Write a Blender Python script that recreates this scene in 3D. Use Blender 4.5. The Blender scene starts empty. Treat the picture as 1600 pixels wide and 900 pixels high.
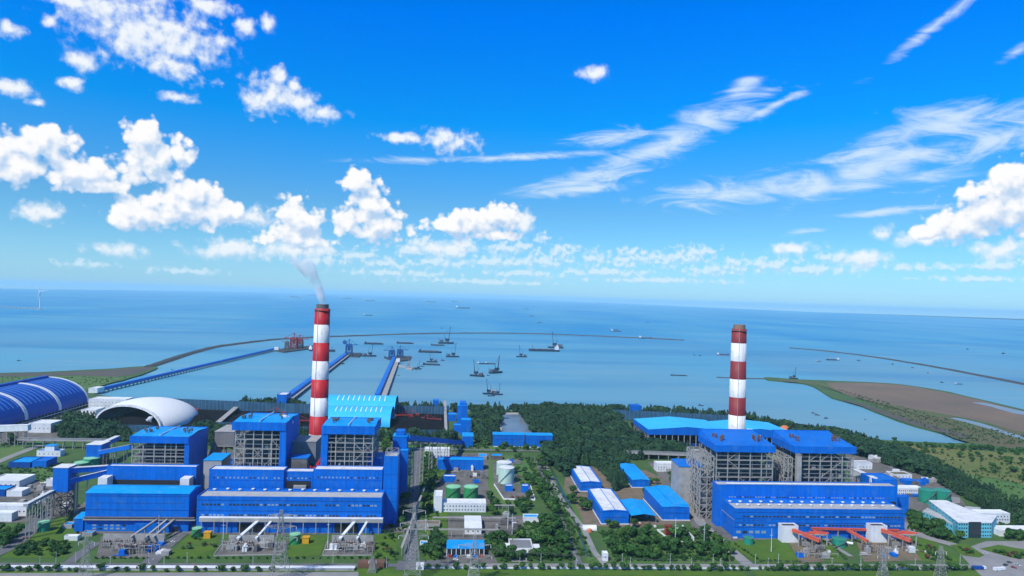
import bpy, math, random
import numpy as np
from mathutils import Vector, Matrix
R = math.radians
random.seed(7); rng = np.random.default_rng(7)
C = bpy.context.scene.collection
SC = bpy.context.scene

# ---------------------------------------------------------------- camera
FPX, CXP, CYP, CH = 1067.0, 800.0, 450.0, 231.0
YAW, PITCH, ROLL = R(4.0), R(0.74), R(1.69)
_f = Vector((math.sin(YAW)*math.cos(PITCH), math.cos(YAW)*math.cos(PITCH), math.sin(PITCH)))
_r = Vector((math.cos(YAW), -math.sin(YAW), 0)); _u = _r.cross(_f)
RT = _r*math.cos(ROLL) + _u*math.sin(ROLL); UP = -_r*math.sin(ROLL) + _u*math.cos(ROLL)
cam_d = bpy.data.cameras.new('camera'); cam = bpy.data.objects.new('camera', cam_d); C.objects.link(cam)
cam_d.sensor_width = 36; cam_d.lens = 36*FPX/1600; cam_d.clip_start = 1; cam_d.clip_end = 400000
m = Matrix((RT, UP, -_f)).transposed().to_4x4(); m.translation = (0, 0, CH); cam.matrix_world = m
SC.camera = cam

def ray(px, py): return _f + RT*((px-CXP)/FPX) - UP*((py-CYP)/FPX)
def G(px, py, z=0.0):
    d = ray(px, py); t = (z-CH)/d.z; return Vector((d.x*t, d.y*t, z))
def AY(px, py, Y):
    d = ray(px, py); t = Y/d.y; return Vector((d.x*t, Y, CH+d.z*t))
def AX(px, py, X):
    d = ray(px, py); t = X/d.x; return Vector((X, d.y*t, CH+d.z*t))

# ---------------------------------------------------------------- sun, sky, exposure
SUN_AZ, SUN_EL = 222.0, 50.0        # degrees clockwise from +Y
SUN_STRENGTH, SKY_STRENGTH = 4.5, 0.10
SC.view_settings.view_transform = 'Standard'; SC.view_settings.look = 'None'
SC.view_settings.exposure = 0.0; SC.view_settings.gamma = 1; SC.view_settings.use_curve_mapping = False
sd = bpy.data.lights.new('sun', 'SUN'); sd.energy = SUN_STRENGTH; sd.angle = R(0.53); sd.color = (1, .955, .88)
so = bpy.data.objects.new('sun', sd); C.objects.link(so)
sv = Vector((math.sin(R(SUN_AZ))*math.cos(R(SUN_EL)), math.cos(R(SUN_AZ))*math.cos(R(SUN_EL)), math.sin(R(SUN_EL))))
so.rotation_euler = sv.to_track_quat('Z', 'Y').to_euler()

HAZE, HAZE_COL = 3.1e-5, (.56, .88, 1.0)
def angles(px, py):
    d = ray(px, py).normalized(); return math.degrees(math.atan2(d.x, d.y)), math.degrees(math.asin(d.z))

def build_world():
    w = bpy.data.worlds.new('World'); SC.world = w; w.use_nodes = True
    nt = w.node_tree; nt.nodes.clear()
    def N(tree, t, **k):
        n = tree.nodes.new(t)
        for a, b in k.items(): setattr(n, a, b)
        return n
    def val(tree, op, a, b=None, c=None, clamp=False):
        n = N(tree, 'ShaderNodeMath', operation=op, use_clamp=clamp)
        for i, v in enumerate((a, b, c)):
            if v is None: continue
            if isinstance(v, (int, float)): n.inputs[i].default_value = v
            else: tree.links.new(v, n.inputs[i])
        return n.outputs[0]
    def blobs(tree, P, items, k=.25):
        acc = None
        for it in items:
            px, py, rx, ry = it[:4]; rot = it[4] if len(it) > 4 else 0
            a, e = angles(px, py); a1, _ = angles(px+10, py); _, e1 = angles(px, py-10)
            sx = rx*abs(a1-a)/10; sy = ry*abs(e1-e)/10
            if rot:
                mp = N(tree, 'ShaderNodeMapping', vector_type='TEXTURE')
                mp.inputs['Location'].default_value = (a, e, 0); mp.inputs['Rotation'].default_value = (0, 0, R(rot))
                mp.inputs['Scale'].default_value = (sx, sy, 1); tree.links.new(P, mp.inputs['Vector'])
            else:
                mp = N(tree, 'ShaderNodeVectorMath', operation='MULTIPLY_ADD'); tree.links.new(P, mp.inputs[0])
                mp.inputs[1].default_value = (1/sx, 1/sy, 1); mp.inputs[2].default_value = (-a/sx, -e/sy, 0)
            ln = N(tree, 'ShaderNodeVectorMath', operation='LENGTH'); tree.links.new(mp.outputs[0], ln.inputs[0])
            acc = ln.outputs['Value'] if acc is None else val(tree, 'SMOOTH_MIN', acc, ln.outputs['Value'], k)
        return acc
    def noise(tree, P, scale, detail, rough=.55, sc=(1, 1, 1), rot=0, dist=0):
        mp = N(tree, 'ShaderNodeMapping'); mp.inputs['Scale'].default_value = sc; mp.inputs['Rotation'].default_value = (0, 0, R(rot))
        tree.links.new(P, mp.inputs['Vector'])
        n = N(tree, 'ShaderNodeTexNoise', noise_dimensions='2D'); n.inputs['Scale'].default_value = scale; n.inputs['Detail'].default_value = detail
        n.inputs['Roughness'].default_value = rough; n.inputs['Distortion'].default_value = dist
        tree.links.new(mp.outputs[0], n.inputs['Vector']); return n.outputs['Fac']
    def voro(tree, P, scale, detail):
        n = N(tree, 'ShaderNodeTexVoronoi', feature='F1', voronoi_dimensions='2D'); n.inputs['Scale'].default_value = scale
        n.inputs['Detail'].default_value = detail; n.inputs['Roughness'].default_value = .55
        tree.links.new(P, n.inputs['Vector']); return n.outputs['Distance']
    cumulus = [(70,228,55,36),(28,258,45,34),(120,272,90,26),(222,212,30,28),(240,252,52,40),(280,240,24,26),(150,288,60,14),(2,235,30,30),
      (285,325,95,30),(225,335,55,26),(335,330,60,24),(300,305,48,24),(205,345,38,14),
      (465,350,42,38),(470,376,58,14),(560,286,23,22),(575,322,38,36),(592,352,48,26),(545,350,25,22),
      (740,350,56,22),(778,340,34,22),(700,352,38,13),(775,368,50,8),
      (1575,292,36,42),(1545,330,70,34),(1500,352,60,24),(1455,362,38,14),
      (1600,325,60,48),(1520,305,22,18)]
    small = [(880,396,24,18),(800,388,42,11),(930,406,26,16),(980,404,34,16),(1012,404,32,14),(1080,400,40,18),(1040,410,28,12),
      (1150,415,34,12),(1200,414,48,12),(705,398,28,11),(640,392,24,13),(560,400,38,12),(600,412,46,9),(690,411,60,10),(780,410,70,11),(850,408,40,13),
      (1110,424,60,8),(950,426,80,8),(1260,422,80,9),(620,427,80,7),(820,428,70,7),(1560,414,60,9),(660,378,20,9),(725,382,26,12),(845,372,12,10),
      (1440,418,60,7),(1020,438,140,5),(740,440,120,5),(500,408,50,8),(1300,404,40,9),(130,412,50,6),(290,424,60,6),(1520,436,80,5)]
    loose = [(230,48,95,48),(285,80,52,32),(180,18,95,30),(110,2,60,12),(258,97,42,18),(125,95,24,16),(332,10,32,13),(386,42,17,15),(419,38,10,15),
      (80,32,14,12),(14,45,24,11),(22,138,32,12),(55,160,15,6),(110,130,18,8),(275,152,26,8),(345,65,18,10),
      (425,150,42,26),(468,160,24,15),(500,176,28,12),(436,122,12,14),(458,132,12,10),(627,215,38,8),(698,220,38,16),(924,115,22,9),(68,332,32,14),(190,390,40,11),(372,390,58,14),(470,392,58,12),(330,394,22,11),(1378,366,18,10),(1560,394,44,14),(1350,404,34,16),(1240,389,32,10),(820,352,14,18),(392,340,34,14),(1440,372,40,10),(700,388,60,12)]
    def inside(items, t, grow):
        out = []
        for it in items:
            a, e = angles(it[0], it[1]); r = max(it[2], it[3]) if len(it) > 4 else None
            rx = (r or it[2])/17.*grow; ry = (r or it[3])/17.*grow
            if len(it) > 4: rx, ry = rx, max(it[3]/17.*grow, rx*abs(math.sin(R(it[4])))+it[3]/17.*grow)
            if a+rx > t[0] and a-rx < t[1] and e+ry > t[2] and e-ry < t[3]: out.append(it)
        return out
    def f_cum(P, L):
        s = val(nt, 'SUBTRACT', 1.0, blobs(nt, P, L, .22))
        s = val(nt, 'MULTIPLY_ADD', noise(nt, P, .6, 6, .50), 1.5, val(nt, 'SUBTRACT', s, .74))
        return val(nt, 'MULTIPLY_ADD', voro(nt, P, 1.15, .8), -.62, val(nt, 'ADD', s, .52))
    def f_small(P, L):
        s = val(nt, 'SUBTRACT', 1.0, blobs(nt, P, L, .25))
        s = val(nt, 'MULTIPLY_ADD', noise(nt, P, 1.4, 6, .58, (1, 1.1, 1)), 3.0, val(nt, 'SUBTRACT', s, 1.5))
        return val(nt, 'MULTIPLY_ADD', voro(nt, P, 1.9, .4), -.6, val(nt, 'ADD', s, .42))
    def f_loose(P, L):
        s = val(nt, 'SUBTRACT', 1.0, blobs(nt, P, L, .2))
        s = val(nt, 'MULTIPLY_ADD', noise(nt, P, .5, 7, .6, dist=.2), 2.3, val(nt, 'SUBTRACT', s, 1.05))
        s = val(nt, 'MULTIPLY_ADD', noise(nt, P, 1.4, 5, .50), 1.35, val(nt, 'SUBTRACT', s, .62))
        return val(nt, 'MULTIPLY_ADD', voro(nt, P, 1.5, .5), -.3, val(nt, 'ADD', s, .16))
    co = N(nt, 'ShaderNodeTexCoord'); sp = N(nt, 'ShaderNodeSeparateXYZ'); nt.links.new(co.outputs['Generated'], sp.inputs[0])
    az = val(nt, 'MULTIPLY', val(nt, 'ARCTAN2', sp.outputs[0], sp.outputs[1]), 57.29578)
    el = val(nt, 'MULTIPLY', val(nt, 'ARCSINE', sp.outputs[2]), 57.29578)
    cb = N(nt, 'ShaderNodeCombineXYZ'); nt.links.new(az, cb.inputs[0]); nt.links.new(el, cb.inputs[1]); P = cb.outputs[0]
    def shifted(dx, dy):
        n = N(nt, 'ShaderNodeVectorMath', operation='ADD'); nt.links.new(P, n.inputs[0]); n.inputs[1].default_value = (dx, dy, 0); return n.outputs[0]
    def smooth(x, a, b, lo=0., hi=1.):
        n = N(nt, 'ShaderNodeMapRange', interpolation_type='SMOOTHSTEP'); nt.links.new(x, n.inputs[0])
        n.inputs[1].default_value = a; n.inputs[2].default_value = b; n.inputs[3].default_value = lo; n.inputs[4].default_value = hi; return n.outputs[0]
    def mix(fac, a, b, blend='MIX'):
        n = N(nt, 'ShaderNodeMix', data_type='RGBA', blend_type=blend)
        if isinstance(fac, (int, float)): n.inputs[0].default_value = fac
        else: nt.links.new(fac, n.inputs[0])
        for i, v in ((6, a), (7, b)):
            if isinstance(v, tuple): n.inputs[i].default_value = (*v, 1)
            else: nt.links.new(v, n.inputs[i])
        return n.outputs[2]
    sky = N(nt, 'ShaderNodeTexSky', sky_type='NISHITA'); sky.sun_disc = False
    sky.sun_elevation = R(SUN_EL); sky.sun_rotation = R(SUN_AZ); sky.altitude = 200; sky.air_density = 1.0; sky.dust_density = .4; sky.ozone_density = 3.0
    tint = N(nt, 'ShaderNodeValToRGB'); nt.links.new(val(nt, 'DIVIDE', el, 60.0), tint.inputs[0])
    e = tint.color_ramp.elements
    stops = TINT
    e[0].position = stops[0][0]; e[0].color = (*stops[0][1], 1); e[1].position = stops[1][0]; e[1].color = (*stops[1][1], 1)
    for p, c in stops[2:]:
        k = e.new(p); k.color = (*c, 1)
    base = mix(1.0, sky.outputs[0], tint.outputs[0], 'MULTIPLY')
    K = 1.0/SKY_STRENGTH
    # high thin ice cloud: long strokes
    cirrus = [(1110,188,80,22,20),(1020,236,115,16,21),(930,275,85,12,12),(955,216,55,12,4),(1212,164,55,6,24),(1163,135,24,11,18),
      (1235,291,160,21,4),(1150,303,110,13,3),(1390,256,150,20,15),(1480,196,110,22,6),(1565,216,110,20,12),(1350,240,60,8,8),(1460,40,75,9,34),
      (1390,330,75,5,4),(1592,78,22,7,25),(790,246,170,5,4),(1480,180,60,10,-8),(1255,362,30,4,5),(1300,292,130,15,5),(905,296,70,8,6)]
    Q1, Q2, Q3, Q4 = shifted(-.35, .6), shifted(-.12, .28), shifted(-.38, .8), None
    def veiled(col):
        return mix(smooth(el, -1.0, 5.0, .45, 0.), col, (VEIL[0]*K, VEIL[1]*K, VEIL[2]*K))
    def background(col):
        bg = N(nt, 'ShaderNodeBackground'); bg.inputs['Strength'].default_value = SKY_STRENGTH; nt.links.new(col, bg.inputs[0]); return bg.outputs[0]
    plain = background(veiled(base))
    main, outer = nt, (P, Q1, Q2, Q3, base)
    def tile(t):
        nonlocal nt, P, Q1, Q2, Q3, el
        if not any(inside(L, t, g) for L, g in ((cirrus, 1.6), (loose, 2.0), (small, 2.0), (cumulus, 1.8))): return plain
        g = bpy.data.node_groups.new('cloud_part', 'ShaderNodeTree')
        for nm in ('P', 'Q1', 'Q2', 'Q3'): g.interface.new_socket(nm, in_out='INPUT', socket_type='NodeSocketVector')
        g.interface.new_socket('base', in_out='INPUT', socket_type='NodeSocketColor')
        g.interface.new_socket('sky', in_out='OUTPUT', socket_type='NodeSocketShader')
        gi, go = g.nodes.new('NodeGroupInput'), g.nodes.new('NodeGroupOutput')
        keep = (nt, P, Q1, Q2, Q3, el); nt = g; P, Q1, Q2, Q3 = gi.outputs[:4]
        s = N(nt, 'ShaderNodeSeparateXYZ'); nt.links.new(P, s.inputs[0]); el = s.outputs[1]
        res = fill(t, gi.outputs[4]); g.links.new(res, go.inputs[0])
        nt, P, Q1, Q2, Q3, el = keep
        n = N(nt, 'ShaderNodeGroup'); n.node_tree = g
        for i, v in enumerate(outer): nt.links.new(v, n.inputs[i])
        return n.outputs[0]
    def fill(t, col):
        n = 0
        L = inside(cirrus, t, 1.6)
        if L:
            n += 1; cs = blobs(nt, P, L, .3)
            warp = noise(nt, P, .33, 8, .62, (.5, 1.7, 1), -17, 1.4); fine = noise(nt, P, 1.3, 7, .7, (.28, 1.8, 1), -18, .8)
            fc = val(nt, 'ADD', val(nt, 'MULTIPLY_ADD', warp, 3.2, val(nt, 'SUBTRACT', -.62, cs)), val(nt, 'MULTIPLY', fine, 1.1))
            col = mix(smooth(fc, -.1, 1.9, 0, .86), col, (.72*K, .86*K, .98*K))
        L = inside(loose, t, 2.0)
        if L:
            n += 1; fl = f_loose(P, L); fl2 = f_loose(Q1, L)
            sh = smooth(val(nt, 'SUBTRACT', fl, fl2), -1.5, .9)
            col = mix(smooth(fl, -.35, 1.05, 0, .96), col, mix(sh, (.60*K, .74*K, .93*K), (.93*K, .965*K, 1.0*K)))
        L = inside(small, t, 2.0)
        if L:
            n += 1; fs = f_small(P, L); fs2 = f_small(Q2, L)
            sh = smooth(val(nt, 'SUBTRACT', fs, fs2), -.6, .5)
            col = mix(smooth(fs, -.15, .95, 0, .72), col, mix(sh, (.48*K, .73*K, .93*K), (.85*K, .94*K, 1.0*K)))
        L = inside(cumulus, t, 1.8)
        if L:
            n += 1; fm = f_cum(P, L); fm2 = f_cum(Q3, L)
            sh = smooth(val(nt, 'SUBTRACT', fm, fm2), -.66, .60)
            col = mix(smooth(fm, 0, .42, 0, .98), col, mix(sh, (.47*K, .65*K, .89*K), (1.02*K, 1.01*K, 1.01*K)))
        return background(veiled(col)) if n else plain
    def over(x, edge): return val(nt, 'GREATER_THAN', x, edge)
    def fork(fac, lo, hi):
        if lo is hi: return lo
        n = N(nt, 'ShaderNodeMixShader'); nt.links.new(fac, n.inputs[0]); nt.links.new(lo, n.inputs[1]); nt.links.new(hi, n.inputs[2]); return n.outputs[0]
    azs = [-38, -27, -19, -11, -3, 6, 15, 24, 33, 48]; els = [.1, 3.2, 5.6, 9.5, 14.5, 34]
    def column(a0, a1):
        rows = [tile((a0, a1, e0, e1)) for e0, e1 in zip(els, els[1:])]
        def tree(i, j):
            if j-i == 1: return rows[i]
            k = (i+j)//2; return fork(over(el, els[k]), tree(i, k), tree(k, j))
        return tree(0, len(rows))
    cols = [column(a, b) for a, b in zip(azs, azs[1:])]
    def ctree(i, j):
        if j-i == 1: return cols[i]
        k = (i+j)//2; return fork(over(az, azs[k]), ctree(i, k), ctree(k, j))
    view = val(nt, 'MULTIPLY', val(nt, 'MULTIPLY', over(az, azs[0]), val(nt, 'LESS_THAN', az, azs[-1])), val(nt, 'MULTIPLY', over(el, els[0]), val(nt, 'LESS_THAN', el, els[-1])))
    out = N(nt, 'ShaderNodeOutputWorld'); nt.links.new(fork(view, plain, ctree(0, len(cols))), out.inputs[0])
    w.cycles.sampling_method = 'MANUAL'; w.cycles.sample_map_resolution = 512
TINT = [(0.0, (.58, 1.06, 1.72)), (1.0, (.95, 1.0, 1.0)), (.067, (.50, 1.0, 1.42)), (.12, (.40, .935, 1.33)), (.233, (.022, 1.02, 1.85)), (.366, (0, .96, 2.39)), (.5, (0, .95, 2.4)), (.70, (.75, 1.0, 1.15))]
VEIL = (.40, .74, .97)
build_world()
SC.cycles.max_bounces = 14; SC.cycles.diffuse_bounces = 2; SC.cycles.glossy_bounces = 2; SC.cycles.transparent_max_bounces = 12; SC.cycles.volume_bounces = 12
SC.cycles.use_denoising = True

# ---------------------------------------------------------------- mesh and object helpers
ROOT = {}
class MB:
    def __init__(s): s.v = []; s.f = []
    def add(s, vs, fs):
        n = len(s.v); s.v += [tuple(v) for v in vs]; s.f += [tuple(i+n for i in f) for f in fs]; return s
    def box(s, x0, x1, y0, y1, z0, z1):
        return s.add([(x0,y0,z0),(x1,y0,z0),(x1,y1,z0),(x0,y1,z0),(x0,y0,z1),(x1,y0,z1),(x1,y1,z1),(x0,y1,z1)],
                     [(0,3,2,1),(4,5,6,7),(0,1,5,4),(1,2,6,5),(2,3,7,6),(3,0,4,7)])
    def prism(s, pts, z0, z1, cap=True, bottom=False):
        n = len(pts)
        a = sum(pts[i][0]*pts[(i+1) % n][1]-pts[(i+1) % n][0]*pts[i][1] for i in range(n))
        if a < 0: pts = pts[::-1]
        vs = [(p[0], p[1], z0) for p in pts]+[(p[0], p[1], z1) for p in pts]
        fs = [(i, (i+1) % n, n+(i+1) % n, n+i) for i in range(n)]
        if cap: fs.append(tuple(range(n, 2*n)))
        if bottom: fs.append(tuple(reversed(range(n))))
        return s.add(vs, fs)
    def bar(s, p, q, w=.5, h=None):
        p, q = Vector(p), Vector(q); d = q-p
        if d.length < 1e-4: return s
        d.normalize(); h = h or w
        a = d.cross(Vector((0, 0, 1)))
        a = Vector((1, 0, 0)) if a.length < 1e-3 else a.normalized()
        b = a.cross(d).normalized(); a = a*w/2; b = b*h/2
        return s.add([p-a-b, p+a-b, p+a+b, p-a+b, q-a-b, q+a-b, q+a+b, q-a+b], [(0,3,2,1),(4,5,6,7),(0,1,5,4),(1,2,6,5),(2,3,7,6),(3,0,4,7)])
    def tube(s, p, q, r0, r1=None, n=10, caps=True):
        p, q = Vector(p), Vector(q); r1 = r0 if r1 is None else r1; d = (q-p).normalized()
        a = d.cross(Vector((0, 0, 1))); a = Vector((1, 0, 0)) if a.length < 1e-3 else a.normalized(); b = a.cross(d)
        vs = []
        for c, r in ((p, r0), (q, r1)):
            for i in range(n):
                t = 2*math.pi*i/n; vs.append(c+a*(r*math.cos(t))+b*(r*math.sin(t)))
        fs = [(i, (i+1) % n, n+(i+1) % n, n+i) for i in range(n)]
        if caps: fs += [tuple(reversed(range(n))), tuple(range(n, 2*n))]
        return s.add(vs, fs)
    def path(s, pts, r, n=8):
        for a, b in zip(pts, pts[1:]): s.tube(a, b, r, r, n)
        return s
    def lathe(s, c, prof, n=32):
        vs = []
        for r, z in prof:
            for i in range(n):
                t = 2*math.pi*i/n; vs.append((c[0]+r*math.cos(t), c[1]+r*math.sin(t), c[2]+z))
        fs = []
        for k in range(len(prof)-1):
            for i in range(n):
                j = (i+1) % n; fs.append((k*n+i, k*n+j, k*n+n+j, k*n+n+i))
        fs.append(tuple(range((len(prof)-1)*n, len(prof)*n)))
        return s.add(vs, fs)
    def frame(s, xs, ys, zs, w=.7, brace=0.0, faces=True):
        # steel skeleton: columns at the grid points of the outline, beams round each level
        for x in xs:
            for y in ys:
                if x in (xs[0], xs[-1]) or y in (ys[0], ys[-1]): s.bar((x,y,zs[0]), (x,y,zs[-1]), w)
        for z in zs[1:]:
            for y in (ys[0], ys[-1]): s.bar((xs[0],y,z), (xs[-1],y,z), w*.85)
            for x in (xs[0], xs[-1]): s.bar((x,ys[0],z), (x,ys[-1],z), w*.85)
        for z0, z1 in zip(zs, zs[1:]):
            for x0, x1 in zip(xs, xs[1:]):
                if random.random() < brace: s.bar((x0,ys[0],z0), (x1,ys[0],z1), w*.55)
                if random.random() < brace*.6: s.bar((x1,ys[0],z0), (x0,ys[0],z1), w*.55)
            for y0, y1 in zip(ys, ys[1:]):
                for x in (xs[0], xs[-1]):
                    if random.random() < brace: s.bar((x,y0,z0), (x,y1,z1), w*.55)
                    if random.random() < brace*.6: s.bar((x,y1,z0), (x,y0,z1), w*.55)
        return s
    def build(s, name, mat, parent=None, label=None, smooth=False, local=False, loc=None):
        me = bpy.data.meshes.new(name)
        off = Vector((0, 0, 0))
        if parent is not None and not local: off = ROOT.get(parent.name, Vector((0, 0, 0)))
        if parent is None and loc is not None: off = Vector(loc)
        vs = [(a-off.x, b-off.y, c-off.z) for a, b, c in s.v]
        me.from_pydata(vs, [], s.f)
        for mm in (mat if isinstance(mat, (list, tuple)) else [mat]): me.materials.append(mm)
        if smooth: me.polygons.foreach_set('use_smooth', [True]*len(me.polygons))
        me.update()
        o = bpy.data.objects.new(name, me); C.objects.link(o)
        if parent is not None: o.parent = parent; ROOT[o.name] = off
        elif loc is not None: o.location = loc; ROOT[o.name] = off
        if label: o['label'] = label
        return o
def tag(o, label=None, cat=None, group=None, kind=None):
    if label: o['label'] = label
    if cat: o['category'] = cat
    if group: o['group'] = group
    if kind: o['kind'] = kind
    return o
def thing(name, label, cat, loc, group=None, rz=0):
    o = bpy.data.objects.new(name, None); C.objects.link(o); o.location = loc; o.rotation_euler.z = rz; o.empty_display_size = 2
    ROOT[o.name] = Vector(loc); return tag(o, label, cat, group)
def copy_tree(o, parent=None):
    c = o.copy(); C.objects.link(c)
    if parent is not None: c.parent = parent
    for ch in [x for x in o.children]: copy_tree(ch, c)
    return c
def share(src, name, parent, loc):
    # another object over the same mesh, shifted
    o = bpy.data.objects.new(name, src.data); C.objects.link(o); o.parent = parent; o.location = loc; return o

# ---------------------------------------------------------------- materials
def mat(name, col, rough=.6, var=.12, scale=.05, col2=None, metallic=0, streak=0, spec=.4, fine=.0, detail=4, alpha=1., dirt=None):
    m = bpy.data.materials.new(name); m.use_nodes = True; nt = m.node_tree; b = nt.nodes['Principled BSDF']
    b.inputs['Roughness'].default_value = rough; b.inputs['Metallic'].default_value = metallic; b.inputs['Specular IOR Level'].default_value = spec
    g = nt.nodes.new('ShaderNodeNewGeometry')
    def nz(sc, vec=(1, 1, 1), det=detail):
        mp = nt.nodes.new('ShaderNodeMapping'); mp.inputs['Scale'].default_value = vec; nt.links.new(g.outputs['Position'], mp.inputs[0])
        n = nt.nodes.new('ShaderNodeTexNoise'); n.inputs['Scale'].default_value = sc; n.inputs['Detail'].default_value = det; n.inputs['Roughness'].default_value = .65
        nt.links.new(mp.outputs[0], n.inputs['Vector']); return n.outputs['Fac']
    def mr(x, lo, hi, a=.3, bb=.7):
        n = nt.nodes.new('ShaderNodeMapRange'); nt.links.new(x, n.inputs[0]); n.inputs[1].default_value = a; n.inputs[2].default_value = bb
        n.inputs[3].default_value = lo; n.inputs[4].default_value = hi; return n.outputs[0]
    def mx(f, a, c, blend='MIX'):
        n = nt.nodes.new('ShaderNodeMix'); n.data_type = 'RGBA'; n.blend_type = blend
        if isinstance(f, float): n.inputs[0].default_value = f
        else: nt.links.new(f, n.inputs[0])
        for i, v in ((6, a), (7, c)):
            if isinstance(v, tuple): n.inputs[i].default_value = (*v[:3], 1)
            else: nt.links.new(v, n.inputs[i])
        return n.outputs[2]
    c2 = col2 or tuple(x*(1-2*var) for x in col)
    out = mx(mr(nz(scale), 0, 1), col, c2)
    if streak:
        s = mr(nz(1, (.35, .35, .02), 3), 1-streak, 1+streak*.5)
        cc = nt.nodes.new('ShaderNodeCombineColor')
        for i in range(3): nt.links.new(s, cc.inputs[i])
        out = mx(1.0, out, cc.outputs[0], 'MULTIPLY')
    if fine:
        s = mr(nz(.8, det=5), 1-fine, 1+fine)
        cc = nt.nodes.new('ShaderNodeCombineColor')
        for i in range(3): nt.links.new(s, cc.inputs[i])
        out = mx(1.0, out, cc.outputs[0], 'MULTIPLY')
    if dirt: out = mx(mr(nz(.12, det=8), 0, dirt[1], .52, .68), out, dirt[0])
    nt.links.new(out, b.inputs['Base Color'])
    b.inputs['Alpha'].default_value = alpha
    return m
M = {}
M['blue'] = mat('blue_cladding', (.001, .160, .64), .5, .10, .03, (.001, .118, .53), streak=.20, spec=.15, dirt=((.05, .20, .50), .5), detail=7)
M['blue_dk'] = mat('old_blue_cladding', (.006, .075, .34), .5, .1, .03, streak=.2, spec=.2, dirt=((.05, .08, .2), .5))
M['blue_deep'] = mat('ultramarine_sheet', (.002, .078, .44), .45, .08, .02, (.002, .055, .36), streak=.08, spec=.2)
M['roof_blue'] = mat('bright_blue_roof_sheet', (.004, .33, .78), .5, .08, .04, (.004, .27, .68), streak=.14, spec=.2, dirt=((.10, .36, .62), .5), detail=7)
M['roof_mid'] = mat('blue_roof_sheet', (.006, .17, .64), .5, .1, .04, (.006, .13, .52), streak=.14, spec=.2, dirt=((.06, .18, .45), .5), detail=7)
M['white'] = mat('white_paint', (.78, .80, .80), .5, .08, .08, (.66, .70, .72), streak=.1, dirt=((.38, .38, .36), .35))
M['roof_cyan'] = mat('sky_blue_roof_sheet', (.045, .50, .86), .5, .06, .03, (.035, .43, .78), streak=.08, spec=.2, dirt=((.06, .3, .5), .3))
M['roof_white'] = mat('pale_membrane_roof', (.74, .75, .74), .6, .1, .06, (.58, .60, .60), fine=.06, dirt=((.36, .35, .33), .45))
M['roof_grey'] = mat('grey_gravel_roof', (.44, .45, .45), .8, .1, .1, (.34, .35, .36), fine=.1, dirt=((.2, .19, .18), .5))
M['concrete'] = mat('concrete', (.40, .39, .37), .8, .1, .1, (.28, .28, .27), fine=.1, dirt=((.15, .14, .12), .5))
M['steel'] = mat('galvanised_steel', (.40, .40, .38), .5, .1, .2, (.27, .27, .26), metallic=.1)
M['pylon_steel'] = mat('pale_pylon_steel', (.55, .56, .55), .5, .1, .2, (.42, .43, .42))
M['steel_dk'] = mat('weathered_steel', (.16, .15, .14), .6, .1, .2, (.09, .085, .08), dirt=((.16, .07, .03), .5))
M['flue'] = mat('tan_flue_steel', (.34, .19, .12), .6, .1, .3, (.22, .13, .09))
M['fence_post'] = mat('blue_grey_post', (.13, .20, .26), .6, .1, .3)
M['rust'] = mat('rusty_machinery', (.20, .09, .05), .7, .1, .3, (.10, .06, .05))
M['casing'] = mat('boiler_casing', (.10, .17, .22), .6, .1, .08, (.05, .09, .12), fine=.15, dirt=((.16, .12, .09), .6))
M['esp'] = mat('grey_cladding', (.23, .24, .25), .6, .1, .05, (.17, .17, .17), streak=.12, dirt=((.17, .12, .09), .5))
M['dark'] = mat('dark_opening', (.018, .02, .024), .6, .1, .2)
M['glass'] = mat('dark_window_glass', (.03, .045, .06), .15, .1, .3, spec=.6)
M['pane'] = mat('pale_window_pane', (.25, .36, .46), .25, .1, .3, spec=.6)
M['red'] = mat('red_chimney_paint', (.54, .010, .020), .55, .08, .05, (.44, .008, .016), streak=.16, dirt=((.25, .02, .02), .4))
M['maroon'] = mat('faded_red_chimney_paint', (.26, .024, .030), .6, .1, .05, (.20, .02, .025), streak=.2, dirt=((.14, .05, .04), .5))
M['white_ch'] = mat('white_chimney_paint', (.78, .80, .81), .55, .05, .05, (.64, .66, .67), streak=.22, dirt=((.42, .38, .34), .5))
M['shell_white'] = mat('white_dome_membrane', (.76, .77, .76), .6, .04, .01, (.68, .70, .70), streak=.06, spec=.2)
M['machine_red'] = mat('red_machine_paint', (.36, .035, .03), .5, .1, .2, (.22, .03, .03))
M['salmon'] = mat('orange_red_duct_paint', (.66, .12, .06), .5, .1, .2, (.5, .09, .06))
M['green_tank'] = mat('green_tank_paint', (.035, .30, .10), .5, .1, .1, (.03, .22, .08), streak=.15)
M['teal_tank'] = mat('teal_tank_paint', (.02, .29, .19), .5, .1, .1, (.02, .22, .15), streak=.15)
M['mint'] = mat('pale_mint_tank_paint', (.52, .72, .62), .5, .06, .1, (.42, .62, .54), streak=.1)
M['mint_roof'] = mat('light_green_tank_roof', (.25, .62, .36), .5, .06, .1)
M['turq'] = mat('turquoise_render', (.16, .56, .66), .6, .06, .1, (.12, .47, .57), streak=.08)
M['yellow'] = mat('yellow_paint', (.70, .36, .02), .5, .1, .3)
M['orange'] = mat('orange_paint', (.62, .20, .08), .6, .1, .3)
M['coal'] = mat('coal', (.005, .006, .009), .95, .1, .05, (.010, .009, .011), fine=.3, spec=.1)
M['asphalt'] = mat('worn_asphalt', (.145, .15, .16), .85, .1, .05, (.10, .105, .115), fine=.08)
M['road_pale'] = mat('pale_concrete_road', (.27, .27, .27), .85, .1, .05, (.20, .20, .20), fine=.08)
M['paving'] = mat('stained_yard_concrete', (.185, .175, .165), .9, .1, .035, (.09, .09, .085), fine=.25, detail=10, spec=.2, dirt=((.055, .055, .04), .75))
M['dirt'] = mat('bare_earth', (.22, .155, .11), .9, .1, .06, (.12, .11, .07), fine=.15, detail=8, dirt=((.06, .10, .03), .7))
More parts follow.
